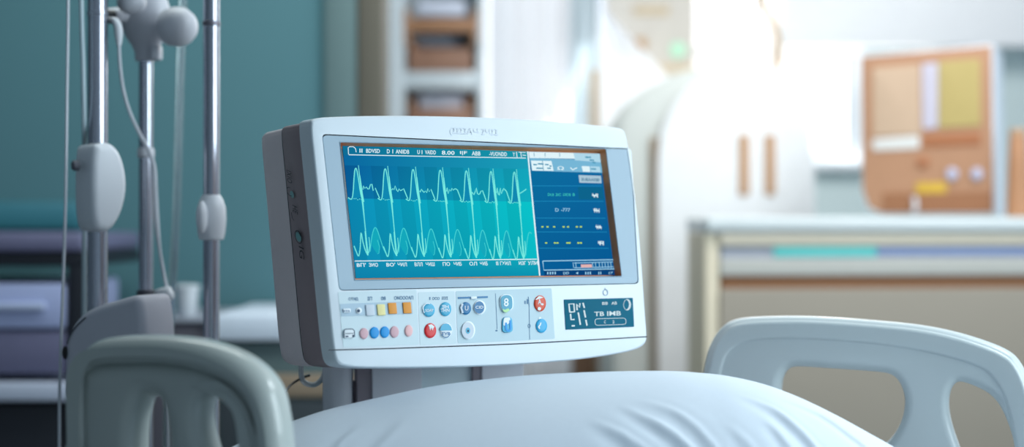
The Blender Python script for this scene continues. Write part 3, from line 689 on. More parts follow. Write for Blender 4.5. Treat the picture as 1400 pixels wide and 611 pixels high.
# ------------------------------------------------------------------ infusion poles
GP = 'chrome poles beside the bed'
def pole(label, px, Y, r, ytop):
    c = P(px, 305, Y)
    t = thing('infusion_pole', label, 'pole', Vector((c.x, c.y, 0)), GP)
    obj('pole', lathe((c.x, c.y, 0), [(0, r), (.002, r), (H - (ytop - 305.5) / F * Y, r)], 32), M_chrome, t)
    obj('floor_flange', lathe((c.x, c.y, 0), [(0, r * 1.7), (.008, r * 1.7), (.012, r * 1.05)], 28), M_chrome, t)
    return t, c
s2 = lambda y, Y: H - (y - 305.5) / F * Y
def rect(*a): return rquad(*a)
p1, c1 = pole('thick chrome pole carrying a big rounded white clamp box', 133.5, 2.02, .0139, -260)
k = 2.02 / F
obj('collar', lathe((c1.x, c1.y, s2(22, 2.02)), [(0, .0142), (.001, .0150), (.005, .0150), (.006, .0142)], 32), M_chrome, p1)
CP = at(140, 1.965, 45)
cb = [(131, 199), (141, 196), (153, 196), (165, 208), (173, 232), (175, 258), (170, 285), (160, 306), (150, 315), (140, 316), (132, 311), (128, 290), (127, 250), (128, 215)]
clampb = obj('clamp_box', slab(CP, [catmull(cb, 4, True)], .056, .010, 0, 4), M_clamp2, p1, 50)
kn = CP.hit(134, 226, 0) - CP.n * .03 - CP.r * .012
obj('lock_knob', lathe(kn + Vector((.002, -.004, 0)), [(0, .004), (.002, .0075), (.009, .0075), (.011, .005)], 18, axis=(-.85, -.5, 0)), mat('dark_grey_knob', (84, 86, 96), .5), p1)
p2, c2 = pole('slim grey pole topped by a moulded white head with round knob', 199.5, 2.12, .0103, 78)
k2 = 2.12 / F
hz = s2(83, 2.12)
head = lathe((c2.x, c2.y, hz), [(0, 14.5 * k2), (.004, 15 * k2), (.010, 14.5 * k2), (.022, 19 * k2), (.034, 27 * k2), (.048, 32 * k2), (.064, 33 * k2), (.080, 32 * k2), (.094, 28 * k2), (.104, 20 * k2), (.108, 10 * k2)], 32, squash=(1, .8))
obj('pole_head', head, M_clamp, p2)
fz = P(180, 4, 2.06); obj('head_boss', ellipsoid(fz, (.021, .02, .017)), M_clamp, p2)
fl = P(213, 72, 2.10); obj('head_lug', box((fl.x - .006, fl.y - .012, fl.z - .011), (fl.x + .008, fl.y + .012, fl.z + .012), .004), M_clamp, p2)
kb = P(247.5, 37, 2.08)
obj('knob', lathe(kb + Vector((-.012, .0, 0)), [(-.014, .006), (-.013, .019), (-.006, .027), (.008, .0292), (.02, .0275), (.030, .021), (.036, .012), (.038, .003)], 28, axis=(.86, -.5, 0)), M_clamp, p2)
obj('knob_stem', tube([P(222, 38, 2.10), P(240, 37, 2.09)], .010, 14), M_clamp, p2)
arm0, arm1 = P(146, 22, 2.085), P(182, 20, 2.11)
obj('side_arm', tube([arm0, arm1], [.0115, .0125], 18), M_clamp, p2)
obj('arm_socket', lathe(P(147, 23, 2.05), [(-.012, .006), (-.01, .010), (.010, .010), (.012, .007)], 18, axis=(1, .4, 0)), M_dark, p2)
cz = s2(216, 2.12)
obj('collar', lathe((c2.x, c2.y, cz), [(0, .0105), (.002, .0125), (.012, .0125), (.015, .0105)], 24), M_clamp, p2)
obj('pole_clip', lathe((c2.x, c2.y, s2(404, 2.12)), [(0, .0105), (.001, .0135), (.008, .0135), (.009, .0105)], 24), mat('dark_clip', (70, 70, 80), .5), p2)
p3, c3 = pole('bright chrome pole with a short white sleeve nearest the monitor', 289, 2.02, .0114, -260)
obj('collar', lathe((c3.x, c3.y, s2(36, 2.02)), [(0, .0114), (.001, .0126), (.006, .0126), (.007, .0114)], 28), mat('dull_steel', (120, 118, 128), .4, metal=.6), p3)
k3 = 2.02 / F
sl = lathe((c3.x, c3.y, s2(328, 2.02)), [(0, 13 * k3), (.001, 16.5 * k3), (.010, 18.5 * k3), (.030, 20 * k3), (.046, 19 * k3), (.056, 16 * k3), (.062, 13 * k3), (.064, 11.4 * k3)], 30)
obj('sleeve', sl, M_clamp2, p3)
obj('sleeve_lug', ellipsoid(P(276, 297, 1.995), (.008, .011, .023)), M_clamp2, p3)

# cords and tubes
tag(obj('infusion_line', tube([P(93.5, -240, 1.96), P(93, 0, 1.96), P(91.5, 120, 1.96), P(89.5, 280, 1.96), P(86, 390, 1.96), P(82.5, 500, 1.96), P(81, 611, 1.96), P(80, 1248, 1.96)], .0021, 10), M_cord),
    'thin white cord hanging straight down left of all the poles', 'cord')
tag(obj('infusion_line', tube([P(108, -240, 2.0), P(111, 0, 2.0), P(113.5, 90, 2.0), P(115, 170, 2.01), P(115.5, 230, 2.06), P(115, 420, 2.07), P(114, 1190, 2.07)], .0034, 12), mat('milky_tube', (190, 210, 218), .35, trans=.1)),
    'milky tube hanging just left of the thick chrome pole', 'tube')
tag(obj('infusion_line', tube([P(252, -240, 2.2), P(250, 0, 2.2), P(247, 80, 2.2), P(244.5, 170, 2.2), P(241.5, 280, 2.2), P(237, 370, 2.2), P(232, 460, 2.2), P(228, 611, 2.2), P(226, 1140, 2.2)], .0058, 14), M_tube),
    'wide clear tube hanging between the slim grey pole and the sleeved pole', 'tube')
cab = thing('sensor_cord', 'white sensor cord plugged in at the top and crossing the slim grey pole', 'cord', P(163, 600, 2.03))
obj('cord', tube([P(162.5, 58, 2.03), P(164, 90, 2.03), P(169, 125, 2.04), P(178, 155, 2.04), P(191, 183, 2.05), P(203, 205, 2.06), P(210, 228, 2.07), P(212, 262, 2.07), P(213.5, 300, 2.07), P(218, 340, 2.07), P(224, 375, 2.07), P(229, 405, 2.06), P(230, 470, 2.06), P(229, 611, 2.06), P(228, 1195, 2.06)],
                 [.0024, .0024, .0024, .0024, .0026, .0030, .0036, .0036, .0042, .0024, .0024, .0024, .0022, .0022, .0022], 12), M_cord, cab)
obj('plug', tube([P(150, 27, 2.035), P(157, 29, 2.03), P(161, 36, 2.03), P(162.3, 48, 2.03), P(162.6, 62, 2.03)], [.004, .0052, .006, .0058, .0034], 16), M_clamp2, cab)
obj('connector', tube([P(213, 399, 2.06), P(219, 399, 2.055), P(227, 401, 2.055), P(233, 402.5, 2.055), P(237, 402, 2.055)], [.003, .0055, .0105, .010, .005], 16), M_clamp2, cab)

# grey backrest low behind the left rail, held up by an added pole
hp_ = thing('grey_backrest', 'rounded grey backrest in front of the pole feet behind the left bed rail', 'backrest', P(150, 611, 1.93) - Vector((0, 0, 0)))
HP = at(150, 1.90, -22)
ho = [(88, 545), (86, 520), (87, 478), (93, 452), (108, 431), (130, 418.5), (155, 411), (178, 404.5), (188, 406), (193, 420), (196, 450), (197, 490), (194, 535), (180, 548), (110, 550)]
obj('housing', slab(HP, [catmull(ho, 4, True)], .075, .012, 0, 4), mat('mid_grey_housing', (196, 196, 206), .45), hp_, 50)
obj('housing_groove', ribbon(HP, catmull([(91, 470), (97, 456), (106, 444), (117, 434)], 4), 2.2, .0006), mat('dark_groove', (74, 78, 90), .6), hp_, 0)
obj('port', dome(HP, 89, 482, 3.2, 9, .002, .0), M_dark, hp_)
obj('mount_pole', tube([HP.w(.02, -.20, -.04), HP.w(.02, -.95, -.04)], .012, 14), M_chrome, hp_)

# ------------------------------------------------------------------ room shell
def struct(name, bm, m, smooth=35): return tag(obj(name, bm, m, None, smooth), kind='structure')
M_teal = mat('teal_wall_paint', (82, 122, 130), .8, var=.03, scale=3, spec=.2)
M_floor = mat('grey_vinyl_floor', (120, 128, 132), .5, var=.06, scale=6)
M_wallw = mat('pale_wall_paint', (216, 218, 212), .85, var=.02, scale=3, spec=.2)
struct('floor', box((-3.2, -1.2, -.06), (3.4, 6.2, 0)), M_floor, 0)
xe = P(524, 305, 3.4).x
struct('wall_left', box((-3.2, 3.4, 0), (xe - .14, 3.55, 2.7)), M_teal, 0)
struct('wall_end_shade_1', box((xe - .14, 3.385, 0), (xe - .06, 3.56, 2.7), .006), mat('grey_teal_end_shade', (90, 114, 116), .7))  # board coloured darker for the shade towards the wall's end
struct('wall_end_shade_2', box((xe - .06, 3.38, 0), (xe, 3.57, 2.7), .006), mat('taupe_end_shade', (88, 84, 74), .7))  # second, darker step of the painted shading at the wall end
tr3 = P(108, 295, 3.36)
struct('wall_band', box((-3.2, 3.36, tr3.z - .034), (tr3.x, 3.4, tr3.z + .034), .012), mat('cyan_wall_band', (48, 110, 124), .5))  # raised cyan band along the left part of the wall
# back wall with window opening
YB = 5.3
wx0, wx1 = P(905, 0, YB).x, P(1178, 0, YB).x
wz0, wz1 = P(0, 222, YB).z, 2.5
vx0, vx1 = P(640, 0, YB).x, P(880, 0, YB).x
wb = bmesh.new()
box((-2.2, YB, 0), (vx0, YB + .12, 2.7), 0, wb); box((vx1, YB, 0), (wx0, YB + .12, 2.7), 0, wb); box((vx0, YB, 0), (vx1, YB + .12, .5), 0, wb); box((vx0, YB, 2.5), (vx1, YB + .12, 2.7), 0, wb); box((wx1, YB, 0), (3.4, YB + .12, 2.7), 0, wb)
box((wx0, YB, 0), (wx1, YB + .12, wz0), 0, wb); box((wx0, YB, wz1), (wx1, YB + .12, 2.7), 0, wb)
struct('wall_back', wb, mat('pale_blue_green_paint', (206, 222, 224), .85, var=.02, scale=3, spec=.2), 0)
wf = bmesh.new()
for x in (wx0 + .02, P(1042, 0, YB).x, P(1098, 0, YB).x, wx1 - .02): box((x - .025, YB - .03, wz0), (x + .025, YB + .06, wz1), .004, wf)
for z in (wz0 + .02, P(0, 70, YB).z, wz1 - .02): box((wx0, YB - .028, z - .02), (wx1, YB + .058, z + .02), .004, wf)
window = struct('window_1', wf, mat('white_window_frame', (232, 238, 244), .5))
wf2 = bmesh.new()
for x in (vx0 + .02, vx1 - .02): box((x - .025, YB - .03, .5), (x + .025, YB + .06, 2.5), .004, wf2)
for z in (.52, 2.48): box((vx0, YB - .028, z - .02), (vx1, YB + .058, z + .02), .004, wf2)
backlight_win = struct('backlight_window', wf2, MATS['white_window_frame'])  # unseen window added so daylight shines through the white curtain
gm = bpy.data.materials.new('window_glass'); gm.use_nodes = True
_n = gm.node_tree; _n.nodes.remove(_n.nodes['Principled BSDF'])
_t = _n.nodes.new('ShaderNodeBsdfTransparent'); _g = _n.nodes.new('ShaderNodeBsdfGlossy'); _g.inputs['Roughness'].default_value = .03; _f = _n.nodes.new('ShaderNodeFresnel'); _m = _n.nodes.new('ShaderNodeMixShader')
_n.links.new(_f.outputs[0], _m.inputs[0]); _n.links.new(_t.outputs[0], _m.inputs[1]); _n.links.new(_g.outputs[0], _m.inputs[2]); _n.links.new(_m.outputs[0], _n.nodes['Material Output'].inputs['Surface'])
obj('pane', box((wx0, YB + .01, wz0), (wx1, YB + .016, wz1)), gm, window)
obj('pane', box((vx0, YB + .01, .5), (vx1, YB + .016, 2.5)), gm, backlight_win)
obj('sill', box((wx0 - .04, YB - .09, wz0 - .03), (wx1 + .04, YB + .02, wz0), .006), MATS['white_window_frame'], window)

# ------------------------------------------------------------------ far shelving unit, curtains
def rb3(px0, py0, px1, py1, Y, d, bev=.004, bm=None):
    a, b_ = P(px0, py1, Y), P(px1, py0, Y); return box((a.x, Y, a.z), (b_.x, Y + d, b_.z), bev, bm)
M_shelf = mat('white_shelf_laminate', (206, 216, 222), .6)
M_crate = mat('brown_wood_crate', (150, 112, 92), .6, var=.12, scale=14)
M_crate2 = mat('orange_brown_wood', (168, 124, 92), .6, var=.12, scale=14)
Y5 = 4.7
a5 = P(528, 0, Y5); b5 = P(662, 0, Y5)
shelf = thing('shelving_unit', 'tall white shelving unit with brown trays at the end of the teal wall', 'shelving', Vector(((a5.x + b5.x) / 2, Y5 + .2, 0)))
obj('side_panel', box((a5.x, Y5, 0), (P(552, 0, Y5).x, Y5 + .4, 2.4), .004), M_shelf, shelf); obj('side_panel', box((P(653, 0, Y5).x, Y5, 0), (b5.x, Y5 + .4, 2.4), .004), M_shelf, shelf)
obj('back_panel', box((P(550, 0, Y5).x, Y5 + .37, .1), (P(655, 0, Y5).x, Y5 + .39, 2.38)), M_shelf, shelf)
SHZ = []
for y0, y1 in ((98, 121), (-100, -78), (296, 319), (494, 517)):
    obj('shelf', rb3(551, y0, 654, y1, Y5 + .005, .37), M_shelf, shelf); SHZ.append((y0, y1))
def tray(px0, px1, y0, y1, label):
    t = thing('wooden_tray', label, 'tray', P((px0 + px1) / 2, y1, Y5 + .15) - Vector((0, 0, 0)), 'brown trays in the white shelving')
    obj('front_panel', rb3(px0, y0, px1, y1, Y5 + .03, .016), M_crate, t)
    for px in (px0, px1 - 6): obj('side_panel', rb3(px, y0 - 12, px + 6, y1, Y5 + .046, .28), M_crate2, t)
    obj('back_panel', rb3(px0 + 3, y0 - 12, px1 - 3, y1, Y5 + .31, .016), M_crate2, t); obj('tray_base', rb3(px0, y1 - 3, px1, y1, Y5 + .046, .27), M_crate2, t)
def linen(px0, px1, y0, y1, Y, label):
    ob = rb3(px0, y0, px1, y1, Y, .12, .02)
    tag(obj('folded_linen', ob, mat('lavender_linen', (206, 212, 228), .9)), label, 'linen', 'folded linen on the white shelving')
# upper bay: tray with linen over a second tray
tray(559, 646, 66, 97.4, 'middle brown tray holding lavender linen in the white shelving unit')
linen(568, 637, 46, 64, Y5 + .10, 'lavender linen folded in the middle brown tray of the white shelving')
obj('shelf', rb3(552, 40, 653, 44, Y5 + .34, .03), M_crate2, shelf); obj('rail', rb3(556, 24, 651, 43, Y5 + .0, .018), M_crate2, shelf)
obj('post', rb3(552, 12, 560, 60, Y5 - .002, .016), M_crate2, shelf); obj('post', rb3(645, 12, 653, 60, Y5 - .002, .016), M_crate2, shelf)
obj('rack_board', rb3(552, 24, 653, 28, Y5 + .0, .14), M_crate2, shelf)
linen(568, 637, -2, 23.4, Y5 + .001, 'pale linen folded on the topmost brown rack of the white shelving')
tray(559, 646, 148, 295.4, 'lowest brown tray in the white shelving, half hidden behind the monitor top')
linen(570, 634, 126, 150, Y5 + .08, 'pale folded linen in the lowest brown tray, just above the monitor')

def curtain(name, label, px0, px1, Y, m, folds=5, amp=.025, y0=-220, y1=880, edge=None, n=70):
    bm = bmesh.new(); g = []
    for j in range(31):
        v = j / 30; y = y0 + (y1 - y0) * v; row = []
        for i in range(n + 1):
            u = i / n; l, r = (px0, px1) if edge is None else edge(y)
            px = l + (r - l) * u
            p = P(px, y, Y); p.y += amp * math.sin(u * folds * 2 * math.pi + .6 * math.sin(3 * v)) + .3 * amp * math.sin(u * folds * 4.7 + 1)
            row.append(bm.verts.new(p))
        g.append(row)
    for j in range(30):
        for i in range(n): bm.faces.new((g[j][i], g[j][i + 1], g[j + 1][i + 1], g[j + 1][i]))
    return tag(obj(name, bm, m, None, 80), label, 'curtain', 'curtains along the bright back wall')
M_cur = mat('white_sheer_curtain', (244, 246, 250), .9, translucent=.55, spec=.1); M_cur2 = mat('cool_grey_curtain', (206, 218, 224), .9, translucent=.3, spec=.1)
curtain('curtain', 'bright white curtain hanging beside the shelving unit', 668, 785, 4.95, M_cur, 4, .012)
curtain('curtain', 'grey-blue curtain hanging between the white curtain and the scanner', 780, 826, 4.9, M_cur2, 2, .015, y1=880)
curtain('curtain', 'white curtain drawn aside in a slanting sweep above the scanner', 0, 0, 4.85, M_cur, 3, .012, y0=-60, y1=200,
        edge=lambda y: (818 - max(0, y - 60) * .02, 828 + max(0, y - 15) * .95 if y < 110 else 918))

# wall unit above the scanner
wu = thing('wall_cabinet', 'blurred beige wall cabinet with brown knob and green light above the scanner', 'cabinet', P(890, 95, 5.05))
obj('cabinet_body', rb3(826, -70, 951, 95, 5.0, .28, .01), mat('beige_cabinet', (206, 200, 192), .7), wu)
obj('cabinet_trim', rb3(826, 88, 951, 99, 4.99, .02, .004), mat('tan_trim', (206, 188, 160), .7), wu)
obj('cabinet_trim', rb3(866, 8, 915, 20, 4.99, .02, .004), MATS['tan_trim'], wu)
obj('knob', ellipsoid(P(876, 60, 4.985), (.022, .018, .022)), mat('tan_knob', (196, 158, 118), .6), wu)
obj('indicator_light', ellipsoid(P(927, 68, 4.99), (.026, .012, .026)), mat('green_light', (170, 220, 190), .5, emit=.3), wu)

# ------------------------------------------------------------------ rounded white scanner
sc = thing('medical_scanner', 'large white rounded scanner cabinet with two brown upright slots', 'scanner', Vector((P(972, 305, 4.5).x, 4.5, 0)))
SCP = at(972, 4.3, 0)
fb = 305.5 + (H) / 4.3 * F
so = [(832, fb), (831, 400), (831, 220), (834, 175), (848, 146), (872, 124), (905, 106), (945, 92), (990, 86), (1040, 85), (1076, 96), (1100, 120), (1112, 160), (1116, 230), (1116, 400), (1116, fb)]
M_scan = mat('warm_white_housing', (210, 214, 210), .6); M_scanf = mat('white_front_cover', (240, 242, 244), .5)
bmS = slab(SCP, [chaikin(so, 2)], .45, .05, 0, 4)
obj('housing', bmS, M_scan, sc, 60)
sf = [(906, 300), (906, 215), (912, 178), (930, 142), (956, 114), (990, 98), (1035, 92), (1068, 104), (1090, 130), (1102, 170), (1107, 230), (1108, 330), (1070, 345), (1000, 345), (944, 345), (936, 380), (935, 560), (930, fb), (908, fb), (906, 400)]
obj('front_cover', slab(SCP, [chaikin(sf, 2)], .04, .015, .045, 3), M_scanf, sc, 60)
for px in (1017.5, 1053): obj('slot', slab(SCP, [rquad([(px - 7, 184), (px + 7, 184), (px + 7, 267), (px - 7, 267)], 4)], .012, .003, .052), mat('tan_slot', (190, 146, 106), .6), sc)
obj('side_shadow', rb3(889, 188, 903, 560, 4.285, .02), mat('brown_side_shadow', (158, 138, 116), .7), sc)  # brown strip painted as the shadow beside the front cover
obj('lower_panel', rb3(941, 330, 982, 900, 4.288, .02), mat('tan_panel', (196, 184, 156), .7), sc)
obj('curved_arm', tube([P(1028, -40, 4.4), P(1034, -12, 4.4), P(1046, 8, 4.4), P(1056, 28, 4.4), P(1062, 50, 4.42), P(1063, 75, 4.45), P(1063, 110, 4.47)], [.011, .011, .012, .013, .014, .015, .016], 14), mat('tan_arm', (204, 176, 144), .5), sc)
cw = thing('wooden_post', 'brown wooden post standing beside the grey-blue curtain, behind the monitor', 'post', Vector((P(812, 0, 4.8).x, 4.8, 0)))
obj('post', box((P(806, 0, 4.8).x, 4.78, 0), (P(819, 0, 4.8).x, 4.82, P(0, 95, 4.8).z), .006), mat('light_wood', (180, 160, 134), .6), cw)
obj('foot', box((P(782, 0, 4.8).x, 4.74, 0), (P(812, 0, 4.8).x, 4.86, P(0, 470, 4.8).z), .006), mat('brown_wood', (132, 98, 74), .6), cw)

# ------------------------------------------------------------------ counter on the right with device
KP = at(985, 3.45, 4)
ct = thing('nurse_counter', 'long beige counter with a brown groove and drawers behind the right bed rail', 'counter', KP.w(.6, -H, -.3))
zt = .966; zof = lambda y: H - (y - 305.5) / F * 3.45
M_cbei = mat('beige_laminate', (178, 172, 158), .6, var=.03, scale=8); M_cgrey = mat('grey_beige_laminate', (190, 190, 184), .6)
def kslab(a0, a1, z0, z1, off, depth, m, name, bev=.003): return obj(name, slab(KP, [[(a0, z0 - H), (a1, z0 - H), (a1, z1 - H), (a0, z1 - H)]], depth, bev, off, pix=False), m, ct)
kslab(0, 1.3, zof(700), zof(395), 0, .25, mat('taupe_laminate', (160, 151, 138), .6, var=.03, scale=8), 'lower_panel'); kslab(.003, 1.3, zof(398), zof(374), -.008, .22, mat('brown_recess', (142, 96, 62), .6), 'recess')
kslab(0, 1.3, zof(377), zof(354), 0, .25, M_cgrey, 'drawer_front'); kslab(.003, 1.3, zof(358), zof(334), -.006, .22, mat('lavender_channel', (168, 172, 184), .6), 'channel')
kslab(0, 1.3, zof(336), zof(318.5), .002, .25, mat('warm_beige_laminate', (206, 198, 180), .6), 'drawer_front'); kslab(.05, .09, 0.0, zof(690), -.02, .2, M_cbei, 'leg'); kslab(1.2, 1.24, 0.0, zof(690), -.02, .2, M_cbei, 'leg')
kslab(-.035, .0, 0, zof(318.5), -.01, .23, mat('tan_end_panel', (228, 216, 192), .6), 'end_panel')
a_, _ = KP.ab(1058, 343, 0); b2_, _ = KP.ab(1200, 343, 0)
kslab(a_, b2_, zof(352), zof(337), -.002, .012, mat('teal_handle', (104, 208, 204), .5), 'drawer_handle', .005); kslab(b2_, b2_ + .5, zof(349), zof(340), -.002, .012, mat('blue_handle', (140, 160, 206), .5), 'drawer_handle', .004)
plan = [(-.036, .009), (1.36, .009), (1.36, -.66), (.28, -.66), (.28, -.25), (-.036, -.25)]
wt = loft([[KP.w(a, zof(317) - H, c) for a, c in plan], [KP.w(a, zt - H, c) for a, c in plan]])
bmesh.ops.bevel(wt, geom=wt.edges[:], offset=.007, segments=3, affect='EDGES', profile=.5)
tag(obj('worktop', wt, mat('pale_worktop', (214, 222, 224), .35)), 'pale worktop lying on the long beige counter', 'worktop')

dv = thing('bedside_device', 'large orange-tan medical device with beige and yellow screen on the counter', 'device', P(1280, 305.5, 3.9) * 1)
dv.location.z = zt
DP = at(1268, 3.75, -24)
zb_ = zt - H + .0012
def dab(px, py): return DP.ab(px, py)
do = [(1176, 76), (1358, 60), (1360, 200), (1361, 294), (1204, 294.5), (1186, 286), (1178, 262)]
dpts = [DP.ab(*p) for p in do]; dpts = [(a, max(b_, zb_)) for a, b_ in dpts]
obj('body', slab(DP, [rquad(dpts[:4], .004) if 0 else dpts], .26, .006, 0, 2, pix=False), mat('pale_blue_casing', (228, 238, 250), .6), dv)
M_tan = mat('orange_tan_face', (176, 132, 102), .6, var=.05, scale=10)
inn = [(1178, 78), (1356, 62.5), (1357.5, 200), (1358, 291), (1206, 291.5), (1188, 283), (1180, 260)]
ip = [DP.ab(*p) for p in inn]; ip = [(a, max(b_, zb_ + .006)) for a, b_ in ip]
obj('front_face', slab(DP, [ip], .012, .003, .008, 2, pix=False), M_tan, dv)
def dpl(q, m, name, off=.011, d=.005): return obj(name, slab(DP, [rquad(q, 2, 2)], d, .001, off), m, dv)
dpl([(1193, 93), (1258, 88), (1259, 184), (1194, 186)], mat('beige_screen', (190, 164, 140), .5, emit=.08), 'screen')
dpl([(1260, 87), (1282, 85), (1282, 175), (1261, 177)], mat('lavender_strip', (196, 192, 208), .5), 'screen_strip')
dpl([(1283, 84), (1340, 80), (1341, 172), (1283, 175)], mat('yellow_screen', (180, 162, 104), .5, emit=.08), 'screen')
dpl([(1192, 190), (1257, 185), (1257, 203), (1193, 206)], mat('white_label', (214, 214, 212), .5), 'label_plate'); dpl([(1262, 185), (1340, 181), (1341, 198), (1262, 201)], mat('orange_bar', (168, 108, 72), .5), 'button_bar')
dpl([(1252, 250), (1294, 249), (1294, 264), (1252, 265)], mat('yellow_label', (206, 168, 60), .5), 'label_plate')
dpl([(1206, 264), (1356, 262), (1357, 290), (1206, 290.5)], mat('dark_tan_plinth', (150, 102, 70), .6), 'plinth')
for px in (1302, 1336): obj('knob', dome(DP, px, 238, 8, 8.5, .012, .007), mat('lavender_knob', (186, 190, 216), .5), dv)
obj('knob', dome(DP, 1262, 222, 9, 7, .008, .007), MATS['orange_bar'], dv)
obj('cable_stub', tube([DP.hit(1250, 270, .014), DP.hit(1252, 282, .024), DP.hit(1249, 290, .026)], .006, 10), M_cord, dv)
bt = P(1392, 291, 3.62); bt.z = zt
bo = thing('brown_bottle', 'small tapered brown container standing right of the tan device', 'container', bt)
obj('body', lathe(bt + Vector((0, 0, .0012)), [(0, .026), (.003, .030), (.12, .026), (.20, .0215), (.206, .019)], 24), mat('brown_container', (186, 136, 100), .5), bo)
obj('lid', lathe(bt + Vector((0, 0, .206)), [(0, .020), (.001, .0215), (.016, .0215), (.019, .018)], 24), mat('tan_lid', (196, 160, 128), .5), bo)
wv = tag(obj('window_blind', rb3(1066, -140, 1470, 64, 5.1, .05, .012), mat('white_blind', (246, 248, 253), .8)), 'wide white roller blind across the top of the window behind the device', 'blind')

# ------------------------------------------------------------------ left side: trolley, counter, cup
YT = 2.85
tl = thing('equipment_trolley', 'dark equipment trolley with grey drawers at the far left under the cyan band', 'trolley', Vector((P(-60, 0, YT).x, YT + .2, 0)))
M_lav = mat('lavender_grey_metal', (160, 170, 208), .5); M_lav2 = mat('dark_lavender_metal', (100, 100, 128), .5); M_blk = mat('black_frame', (20, 24, 34), .5)
obj('top_panel', rb3(-240, 318, 112, 345, YT, .45, .012), M_lav2, tl)
obj('frame', rb3(-240, 345, 118, 364, YT + .01, .42, .006), M_blk, tl)
for px in (-236, 92): obj('post', rb3(px, 350, px + 26, 900, YT + .012, .03, .004), M_blk, tl)
for px in (-236, 92): obj('post', rb3(px, 350, px + 26, 900, YT + .38, .03, .004), M_blk, tl)
obj('drawer', rb3(-208, 388, 88, 450, YT + .006, .4, .01), M_lav, tl); obj('drawer', rb3(-208, 452, 90, 512, YT + .012, .4, .008), M_lav2, tl)
hd = obj('handle', rb3(-120, 414, 60, 424, YT - .008, .016, .004), mat('pale_handle', (176, 186, 214), .4), tl)
obj('shelf', rb3(-236, 524, 112, 549, YT - .01, .43, .006), mat('grey_shelf', (178, 186, 204), .5), tl); obj('lower_cabinet', rb3(-208, 552, 92, 880, YT + .02, .38, .006), M_blk, tl)
YL = 2.95
zc0 = P(0, 430, YL).z
lc_ = thing('low_cabinet', 'low dark green cabinet with a wooden drawer band left of the monitor', 'cabinet', Vector((P(420, 0, YL).x, YL + .2, 0)))
obj('cabinet_body', rb3(292, 468, 560, 931, YL + .02, .38, .004), mat('dark_green_laminate', (86, 104, 106), .6), lc_)
obj('drawer_front', rb3(300, 512, 556, 543, YL + .006, .02, .003), mat('wood_drawer_band', (150, 132, 112), .6), lc_); obj('door', rb3(300, 548, 556, 870, YL + .008, .02, .003), mat('dark_door', (54, 62, 68), .6), lc_)
tag(obj('worktop', rb3(291, 430, 562, 466.5, YL, .42, .008), mat('cool_white_worktop', (226, 236, 250), .4)), 'thick cool white worktop on the low dark green cabinet', 'worktop')
bxc = thing('storage_cabinet', 'low dark cabinet carrying the paper cup behind the slim grey pole', 'cabinet', Vector((P(245, 0, YL).x, YL + .2, 0)))
obj('cabinet_body', rb3(205, 441, 288, 929, YL + .03, .36, .004), mat('dark_taupe_laminate', (84, 82, 92), .6), bxc); obj('cabinet_top', rb3(203, 435.5, 289, 441, YL + .02, .38, .003), mat('grey_cabinet_top', (140, 146, 158), .5), bxc)
Yc_ = YL + .08; cu_ = P(256, 440, Yc_); cu_.z = P(0, 435.5, YL + .02).z + .0008
cup = lathe(cu_, [(0, .017), (.002, .0185), (.058, .0225), (.060, .0255), (.066, .0255), (.067, .022), (.06, .0205), (.01, .016)], 28)
tag(obj('paper_cup', cup, mat('white_paper', (206, 212, 218), .7)), 'small white paper cup with rolled rim on the low dark cabinet', 'cup')

# ------------------------------------------------------------------ light
w = bpy.data.worlds.new('World'); S.world = w; w.use_nodes = True
nt = w.node_tree; bg = nt.nodes['Background']
tc = nt.nodes.new('ShaderNodeTexCoord'); sx = nt.nodes.new('ShaderNodeSeparateXYZ'); nt.links.new(tc.outputs['Generated'], sx.inputs[0])
rp = nt.nodes.new('ShaderNodeMapRange'); rp.inputs[1].default_value = .45; rp.inputs[2].default_value = .9; nt.links.new(sx.outputs[1], rp.inputs[0])
mx = nt.nodes.new('ShaderNodeMix'); mx.data_type = 'RGBA'; mx.inputs[6].default_value = (.15, .21, .27, 1); mx.inputs[7].default_value = (2.1, 2.1, 2.15, 1)
r2 = nt.nodes.new('ShaderNodeMapRange'); r2.inputs[1].default_value = -.8; r2.inputs[2].default_value = .8; nt.links.new(sx.outputs[0], r2.inputs[0])
m2 = nt.nodes.new('ShaderNodeMix'); m2.data_type = 'RGBA'; m2.inputs[6].default_value = (.07, .10, .125, 1); m2.inputs[7].default_value = (.25, .33, .40, 1)
nt.links.new(r2.outputs[0], m2.inputs[0]); nt.links.new(m2.outputs[2], mx.inputs[6])
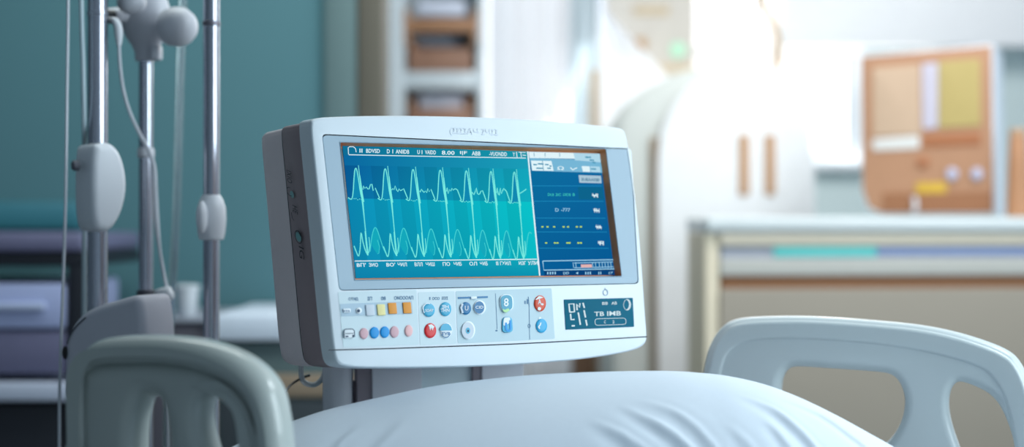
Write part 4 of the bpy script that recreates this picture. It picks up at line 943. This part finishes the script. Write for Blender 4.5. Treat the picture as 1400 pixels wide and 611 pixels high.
nt.links.new(rp.outputs[0], mx.inputs[0]); nt.links.new(mx.outputs[2], bg.inputs[0]); bg.inputs[1].default_value = 1.0
def area(name, loc, to, sx_, sy_, e, col):
    l = bpy.data.lights.new(name, 'AREA'); l.shape = 'RECTANGLE'; l.size = sx_; l.size_y = sy_; l.energy = e; l.color = col
    o = bpy.data.objects.new(name, l); COL.objects.link(o); o.location = loc
    o.rotation_euler = (Vector(to) - Vector(loc)).to_track_quat('-Z', 'Y').to_euler(); return o
area('side_window_light', (2.2, .8, 1.55), (-.2, 1.6, .85), 1.6, 1.3, 43, (.80, .94, 1))
area('ceiling_lamp', (1.5, 1.8, 2.3), (.4, 1.65, .7), .9, .6, 19, (.86, .95, 1))
area('far_window_light', ((wx0 + wx1) / 2, YB - .12, 1.75), (.4, 1.5, .9), 1.2, 1.2, 22, (1, .97, .92))
area('far_fill', (1.0, 2.9, 2.5), (.9, 4.8, 1.1), 1.6, .8, 37, (1, .98, .95))  # unseen fill added to light the scanner and counter fronts
area('curtain_side_fill', (P(720, 0, 4.8).x, 4.8, 1.5), (.9, 3.4, .8), .5, 1.4, 6, (.94, .98, 1))  # fill added inside the curtain to brighten faces turned left
area('counter_fill', (-.55, 2.3, 2.2), (-.6, 3.3, .8), .9, .3, 11, (.9, 1, .96))  # fill added to brighten the left worktop and the teal wall behind

# ------------------------------------------------------------------ camera
cam = bpy.data.cameras.new('camera'); co = bpy.data.objects.new('camera', cam); COL.objects.link(co)
co.location = CAM; co.rotation_euler = (math.radians(90), 0, 0)
cam.lens = 50; cam.sensor_width = 36; cam.sensor_fit = 'HORIZONTAL'
cam.dof.use_dof = True; cam.dof.focus_distance = 1.72; cam.dof.aperture_fstop = 1.7; cam.clip_start = .05
S.camera = co
S.view_settings.view_transform = 'Standard'; S.view_settings.look = 'None'; S.view_settings.exposure = 0; S.view_settings.gamma = 1
S.view_settings.use_curve_mapping = False
S.cycles.use_denoising = True
S.cycles.max_bounces = 8; S.cycles.caustics_reflective = False; S.cycles.caustics_refractive = False
